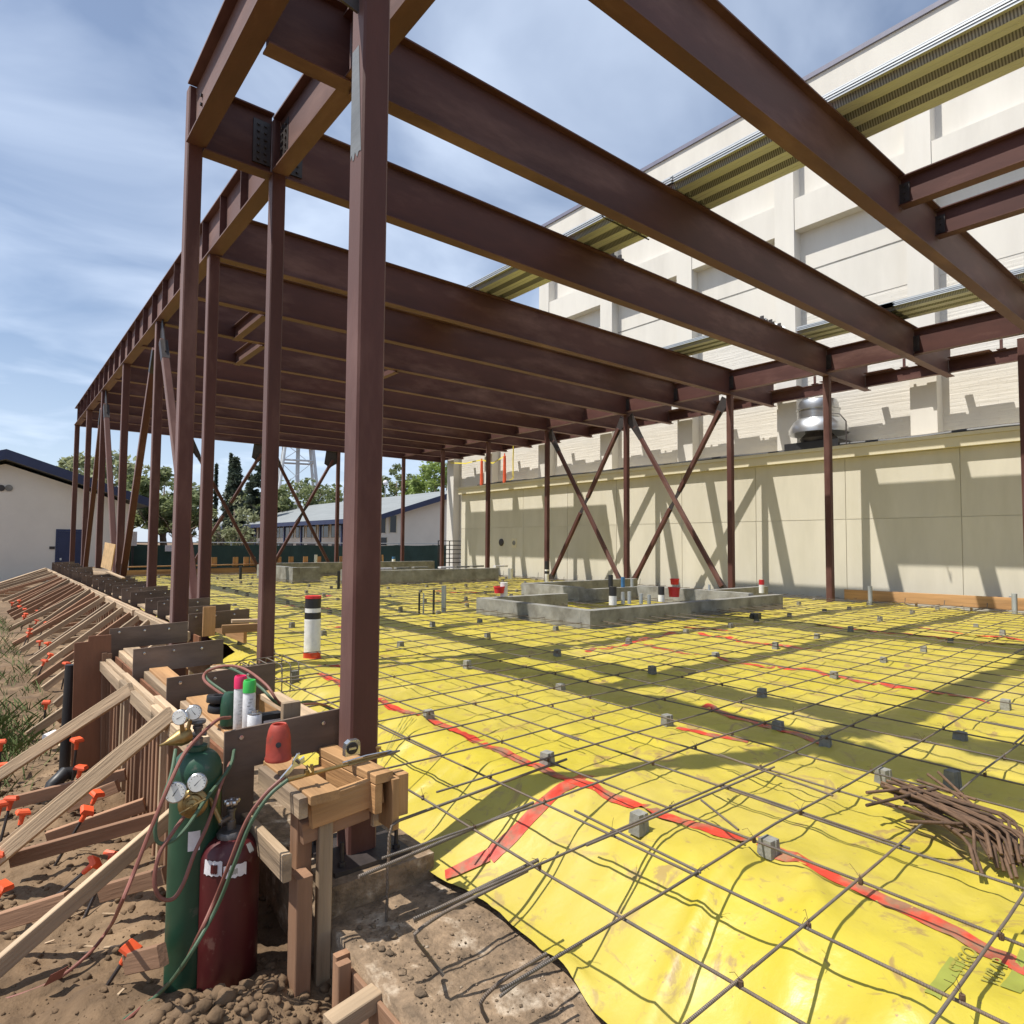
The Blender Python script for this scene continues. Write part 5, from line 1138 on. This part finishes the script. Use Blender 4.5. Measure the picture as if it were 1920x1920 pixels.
# maroon fuel cylinder
rx, ry, rz = .975, 3.34, -.80
rs, rn = PY(425,1606,3.34).z, PY(425,1562,3.34).z; dz = rn-.0
FU = thing('maroon_cylinder', 'stout maroon gas cylinder with torn white stickers, in front of the dark formwork', 'gas cylinder', (rx,ry,rz))
link('body', MB().lathe(dome(.134, rz, rs, .045, rn-rs-.012)+[(.045,rn)], (rx,ry,0), 36), 'red_tank', FU, True)
link('neck_ring', MB().lathe([(.047,-.03),(.062,-.03),(.064,.0),(.056,.012),(.02,.014)], (rx,ry,rn), 20), 'valve', FU, True)
v2 = link('valve', MB().lathe([(.022,.015),(.022,.055),(.017,.06),(.017,.10),(.022,.104),(.022,.115),(.009,.117),(.009,.135)], (rx,ry,rn), 12).tube([(rx,ry,rn+.075),(rx-.06,ry-.03,rn+.07)], .014, 8), 'valve', FU, True)
hw = MB()
for k in range(5):
    a = k*1.2566; hw.lathe([(.0,.137),(.013,.137),(.014,.146),(.012,.154),(0,.155)], (rx+.026*math.cos(a),ry+.026*math.sin(a),rn), 8)
hw.lathe([(.0,.136),(.024,.137),(.024,.153),(.009,.155),(0,.150)], (rx,ry,rn), 14); link('handwheel', hw, 'chrome', v2)
def sticker(a0, a1, z0, z1, m='label', r=.1366, hh=None):
    mb = MB(); n = 10
    for i in range(n+1):
        a = a0+(a1-a0)*i/n; j = .004*math.sin(i*2.3)
        for z in (z0+j, z1+j*.6):
            rr = r if z < rs else .045+(.1345-.045)*math.sqrt(max(0,1-((z-rs)/(rn-rs-.012))**2))+.0034
            mb.v.append(V((rx+rr*math.cos(a), ry+rr*math.sin(a), z)))
    mb.f = [(2*i,2*i+2,2*i+3,2*i+1) for i in range(n)]; return link('sticker', mb, m, FU, 'all')
sticker(-2.05,-1.30,rs-.045,rs+.012); sticker(-2.80,-2.1,rs-.03,rs+.035); sticker(-2.5,-2.25,rs-.02,rs+.02,'red_tank',.1376); sticker(-1.15,-.9,rs+.04,rs+.075,'galv'); sticker(-1.9,-1.6,rs-.03,rs-.005,'galv',.1373)
# fuel regulator hangs in front of the green cylinder: big brass bonnet and two large dials
q = PY(362,1507,3.30)
R2 = thing('fuel_regulator', 'large brass regulator with two big round dials in front of the green cylinder', 'regulator', tuple(q))
fd = (-.32,-.93,.15)
link('bonnet', MB().lathe([(.02,-.035),(.058,-.03),(.064,-.02),(.064,-.004),(.056,.004),(.045,.006),(.040,.018),(.028,.022),(.024,.036),(.010,.040),(.006,.060)], q, 28, fd), 'brass', R2, True)
link('inlet', MB().tube([q+V((.02,.03,.015)), q+V((.07,.08,.03)), V((rx-.055,ry-.028,rn+.07))], .011, 8), 'brass', R2, True)
link('t_handle', MB().tube([q+V(fd).normalized()*.055+V((-.05,0,-.02)), q+V(fd).normalized()*.055+V((.06,-.0,.02))], .004, 6), 'brass', R2, True)
gauge(PY(329,1486,3.28), .046, fd, R2, needle=1.0); gauge(PY(370,1468,3.29), .043, fd, R2, needle=.8)
link('stem', MB().tube([PY(329,1490,3.30), q+V((-.02,.02,.02))], .008, 6).tube([PY(370,1472,3.31), q+V((.0,.02,.03))], .008, 6), 'brass', R2, True)
# hoses: smooth curves through points
def smooth(pts, n=10):
    P = [V(p) for p in pts]; P = [P[0]*2-P[1]] + P + [P[-1]*2-P[-2]]; out = []
    for i in range(1, len(P)-2):
        for k in range(n):
            t = k/n; a, b, c, d = P[i-1:i+3]
            out.append(.5*((2*b)+(c-a)*t+(2*a-5*b+4*c-d)*t*t+(3*b-a-3*c+d)*t**3))
    out.append(P[-2]); return out
def hose(name, pts, m, label, r=.0085, group=None):
    return solo(name, MB().tube(smooth(pts), r, 8), m, label, 'hose', group, True)
T0 = PY(540,1462,2.98)                    # torch handle end
hose('gas_hose', [T0, PY(505,1492,2.97), PY(470,1545,2.98), PY(440,1620,3.0), PY(405,1705,3.05), PY(350,1800,3.02), PZ(300,1862,-.72), PZ(215,1925,-.78), PZ(120,2000,-.8)], 'hose_green', 'dark green hose running from the torch down past the maroon cylinder to the dirt')
hose('gas_hose', [T0+V((-.01,.02,.01)), PY(497,1490,3.0), PY(462,1540,3.01), PY(430,1620,3.03), PY(402,1690,3.08), PY(372,1755,3.05), PZ(330,1830,-.70), PZ(235,1915,-.775), PZ(150,1990,-.8)], 'hose_red', 'red hose twinned with the green hose from the torch to the dirt')
hose('gas_hose', [PY(432,1345,3.55), PY(405,1352,3.45), PY(352,1405,3.3), PY(322,1462,3.22), PY(285,1550,3.18), PY(250,1640,3.15), PY(225,1700,3.12), PZ(205,1740,-.66), PZ(165,1790,-.73), PZ(90,1845,-.77), PZ(-40,1890,-.79)], 'hose_red', 'long red hose sweeping from the timber form down to the lower left dirt')
hose('gas_hose', [PY(345,1532,3.27), PY(325,1560,3.22), PY(300,1600,3.19), PY(290,1650,3.17), PY(300,1682,3.16), PY(325,1685,3.16), PY(345,1655,3.17), PY(365,1600,3.2), PY(390,1545,3.25), PY(415,1470,3.35), PY(432,1430,3.48)], 'hose_red', 'red hose looping below the regulator across the green cylinder')
hose('gas_hose', [PY(330,1405,3.38), PY(322,1450,3.3), PY(305,1500,3.25), PY(292,1545,3.22), PY(296,1578,3.21), PY(320,1578,3.21), PY(350,1552,3.22), PY(385,1500,3.28), PY(430,1440,3.42), PY(440,1405,3.49)], 'hose_green', 'grey green hose looping in front of the green cylinder')
mb = MB()
coil = [PZ(x,y,.42) for x, y in ((436,1348),(470,1330),(500,1322),(530,1330),(525,1352))]
hose('coiled_hose', [PZ(452,1318,.33), PZ(425,1300,.40), PZ(388,1272,.46), PZ(392,1255,.47), PZ(425,1252,.50), PZ(455,1264,.50), PZ(490,1290,.47), PZ(515,1315,.40), PZ(540,1325,.30), PZ(580,1315,.22), PZ(620,1330,.12), PZ(640,1345,.08)], 'hose_green', 'coiled green hose lying over the timber form behind the paint cans')
hose('coiled_hose', [PZ(448,1320,.33), PZ(420,1304,.40), PZ(384,1276,.47), PZ(390,1258,.48), PZ(428,1248,.52), PZ(462,1256,.52), PZ(500,1285,.48), PZ(525,1318,.38), PZ(555,1322,.28), PZ(600,1320,.18), PZ(632,1332,.10)], 'hose_red', 'coiled red hose lying over the timber form behind the paint cans')
a = PY(105,1842,2.7); q = PZ(105,1843,-.74)
fl = solo('marker_flag', MB().obox(q+V((0,0,.03)), (.035,.006,.004), (.012,-.015,.030), (.0006,.0012,0)), 'hose_red', 'small faded pink marker flag on the dirt under the red hose', 'flag')
# torch lying on the corner box
a, b = PY(540,1462,2.98), PY(752,1432,2.98); a.z = max(a.z,.215); b.z = a.z + .02
TQ = thing('cutting_torch', 'brass cutting torch lying across the corner box of new timber', 'torch', tuple(a))
d = (b-a); L = d.length
link('handle', MB().tube([a, a+d*.12], .011, 10).tube([a+d*.12, a+d*.5], .009, 10), 'brass', TQ, True)
link('valve_body', MB().obox(a+d*.17+V((0,0,.012)), d.normalized()*.02, (0,.012,0), (0,0,.012)).tube([a+d*.17+V((0,-.03,.012)), a+d*.17+V((0,.03,.03))], .007, 8).tube([a+d*.19+V((0,0,.01)), a+d*.19+V((0,0,.042))], .008, 8), 'brass', TQ, True)
link('tubes', MB().tube([a+d*.5+V((0,0,.008)), a+d*.86+V((0,0,.008))], .0045, 6).tube([a+d*.5+V((0,.008,-.003)), a+d*.86+V((0,.008,-.003))], .0045, 6).tube([a+d*.5+V((0,-.008,-.003)), a+d*.86+V((0,-.008,-.003))], .0045, 6), 'brass', TQ, True)
link('lever', MB().tube([a+d*.45+V((0,-.004,.016)), a+d*.66+V((0,-.006,.022)), a+d*.9+V((0,-.004,.014))], .0035, 6), 'chrome', TQ, True)
link('valve_knob', MB().tube([a+d*.78, a+d*.78+V((0,0,.04))], .005, 8).lathe([(.0,.035),(.013,.036),(.014,.046),(0,.048)], a+d*.78, 10), 'brass', TQ, True)
link('tip', MB().lathe([(.009,0),(.012,.02),(.009,.035),(.006,.06),(.004,.075),(0,.075)], a+d*.86, 10, d), 'valve', TQ, True)
# adjustable wrench
a, b = PY(525,1466,3.0), PY(560,1424,3.0); d = (b-a); n = V((0,1,.15)); w = d.normalized().cross(n).normalized(); c = MB()
pl = [a-w*.008, a+d*.1-w*.011, a+d*.72-w*.009, a+d*.86-w*.022, a+d*1.10-w*.030, a+d*1.22-w*.012, a+d*1.03-w*.006, a+d*1.02+w*.010, a+d*1.20+w*.018, a+d*1.12+w*.026, a+d*.86+w*.020, a+d*.72+w*.009, a+d*.1+w*.011, a+w*.008]
c.extr([p-n.normalized()*.005 for p in pl], n.normalized()*.010)
wr_ = solo('adjustable_wrench', c, 'chrome', 'steel adjustable wrench leaning on the corner box beside the worn red cap', 'wrench')
link('thumb_screw', MB().tube([a+d*.93-w*.014-n*.002, a+d*.93+w*.012-n*.002], .008, 8), 'valve', wr_, True)
# worn red cylinder cap with a hole
b = PY(522,1424,3.22); k = 1.0
CP = thing('cylinder_cap', 'worn red steel cylinder cap with a dark hole, standing on the corner box', 'cylinder cap', tuple(b))
h = PY(522,1357,3.22).z - b.z
link('shell', MB().lathe([(.062,0),(.064,.012),(.060,.02),(.057,h*.6),(.050,h*.82),(.040,h*.96),(.034,h),(.028,h*.98),(.028,h*.9),(0,h*.88)], b, 28), 'red_cap', CP, True)
hp = b+V((-.020,-.0545,h*.50)); link('hole', MB().lathe([(.013,-.002),(.013,.0025),(0,.0028)], hp, 14, (-.33,-.93,.12)), 'black', CP)
# chrome tape measure
b = PY(659,1415,3.12)
TM = thing('tape_measure', 'chrome tape measure with a dark round face on the new timber by the nearest column', 'tape measure', tuple(b))
s = .040; pl = [(b.x-s,b.y-.018,b.z),(b.x+s,b.y-.018,b.z),(b.x+s,b.y-.018,b.z+s*1.5),(b.x+s*.8,b.y-.018,b.z+s*1.85),(b.x-s*.35,b.y-.018,b.z+s*1.9),(b.x-s*.85,b.y-.018,b.z+s*1.55),(b.x-s,b.y-.018,b.z+s*.9)]
link('case', MB().extr(pl, (0,.036,0)), 'chrome', TM); f_c = b+V((-.004,-.0185,s*.95))
link('face', MB().lathe([(.031,0),(.031,.003),(.026,.004),(0,.004)], f_c, 20, (0,-1,0)), 'black', TM); link('badge', MB().obox(f_c+V((0,-.0052,0)), (.02,0,0), (0,.0008,0), (0,0,.006)), 'chrome', TM)
# cans and small things on the form between the first two yoke plates
def spray(px, y0, ycap, ytop, capm, label, Y=3.78):
    b = PY(px,y0,Y); zc, zt = PY(px,ycap,Y).z, PY(px,ytop,Y).z; r = .0335
    t = thing('spray_can', label, 'spray can', tuple(b), 'marking paint cans on the form')
    link('can', MB().lathe([(r*.95,b.z),(r,b.z+.004),(r,zc-.012),(r*.93,zc-.004),(r*.93,zc)], (b.x,b.y,0), 22), 'canlabel', t, True)
    mb = MB()
    for k in range(9): mb.obox((b.x-.012+.006*(k%3), b.y-r-.0006, b.z+.04+.018*k), (.009,0,0), (0,.0005,0), (0,0,.0028))
    link('label_print', mb, 'galv', t)['kind'] = 'stuff'
    link('cap', MB().lathe([(r*1.02,zc+.0005),(r*1.02,zt-.012),(r*.9,zt),(r*.72,zt),(r*.66,zt-.02),(0,zt-.022)], (b.x,b.y,0), 22), capm, t, True)
spray(449,1368,1290,1267,'pinkcap','white spray can with a bright pink cap, behind the green capped one',3.84)
spray(466,1372,1298,1275,'greencap','white spray can with a green cap, in front of the pink capped one',3.74)
b = PY(430,1358,3.95); zt = PY(430,1296,3.95).z
solo('cap_dome', MB().lathe([(.048,b.z),(.05,b.z+.01),(.05,b.z+(zt-b.z)*.55),(.043,b.z+(zt-b.z)*.82),(.028,zt-.006),(0,zt)], (b.x,b.y,0), 26), 'green_tank', 'dark green domed cap standing beside the white spray cans', 'cap', smooth=True)
b = PY(477,1372,3.70); zt = PY(477,1338,3.70).z
TC = thing('small_can', 'small white and grey can with silver lid before the green capped spray can', 'can', tuple(b))
link('body', MB().lathe([(.038,b.z),(.038,zt-.008),(.034,zt-.002)], (b.x,b.y,0), 20), 'canlabel', TC, True); link('lid', MB().lathe([(.034,zt-.0015),(.036,zt),(.036,zt+.004),(.018,zt+.005),(.017,zt+.018),(0,zt+.019)], (b.x,b.y,0), 20), 'chrome', TC, True)
b = PY(508,1352,3.72); BX = thing('label_tin', 'dark flat tin with a pale label beside the small can', 'tin', tuple(b))
link('body', MB().box((b.x-.055,b.y-.03,b.z-.03),(b.x+.055,b.y+.04,b.z+.045)), 'black', BX); link('paper', MB().box((b.x-.05,b.y-.0315,b.z-.028),(b.x+.05,b.y-.0303,b.z+.015)), 'label', BX)
for k, (px, py, lb) in enumerate(((408,1310,'upper black tape roll of two stacked on the form'),(410,1328,'lower black tape roll of two stacked on the form'))):
    b = PY(px,py,4.02); solo('tape_roll', MB().lathe([(.026,0),(.058,0),(.06,.004),(.06,.036),(.058,.04),(.026,.04),(.026,0)], b-V((0,0,.02)), 24, (.1,.05*(1-2*k),1)), 'black', lb, 'tape roll', 'black tape rolls', True)
mb = MB(); b = PZ(128,1382,-.6); mb.lathe([(.0,0),(.045,0),(.04,.11),(0,.11)], PZ(85,1385,-.62), 14, (.8,.5,.2)); solo('paper_cup', mb, 'label', 'crushed white paper cup lying on the dirt beyond the drain pipe', 'cup')
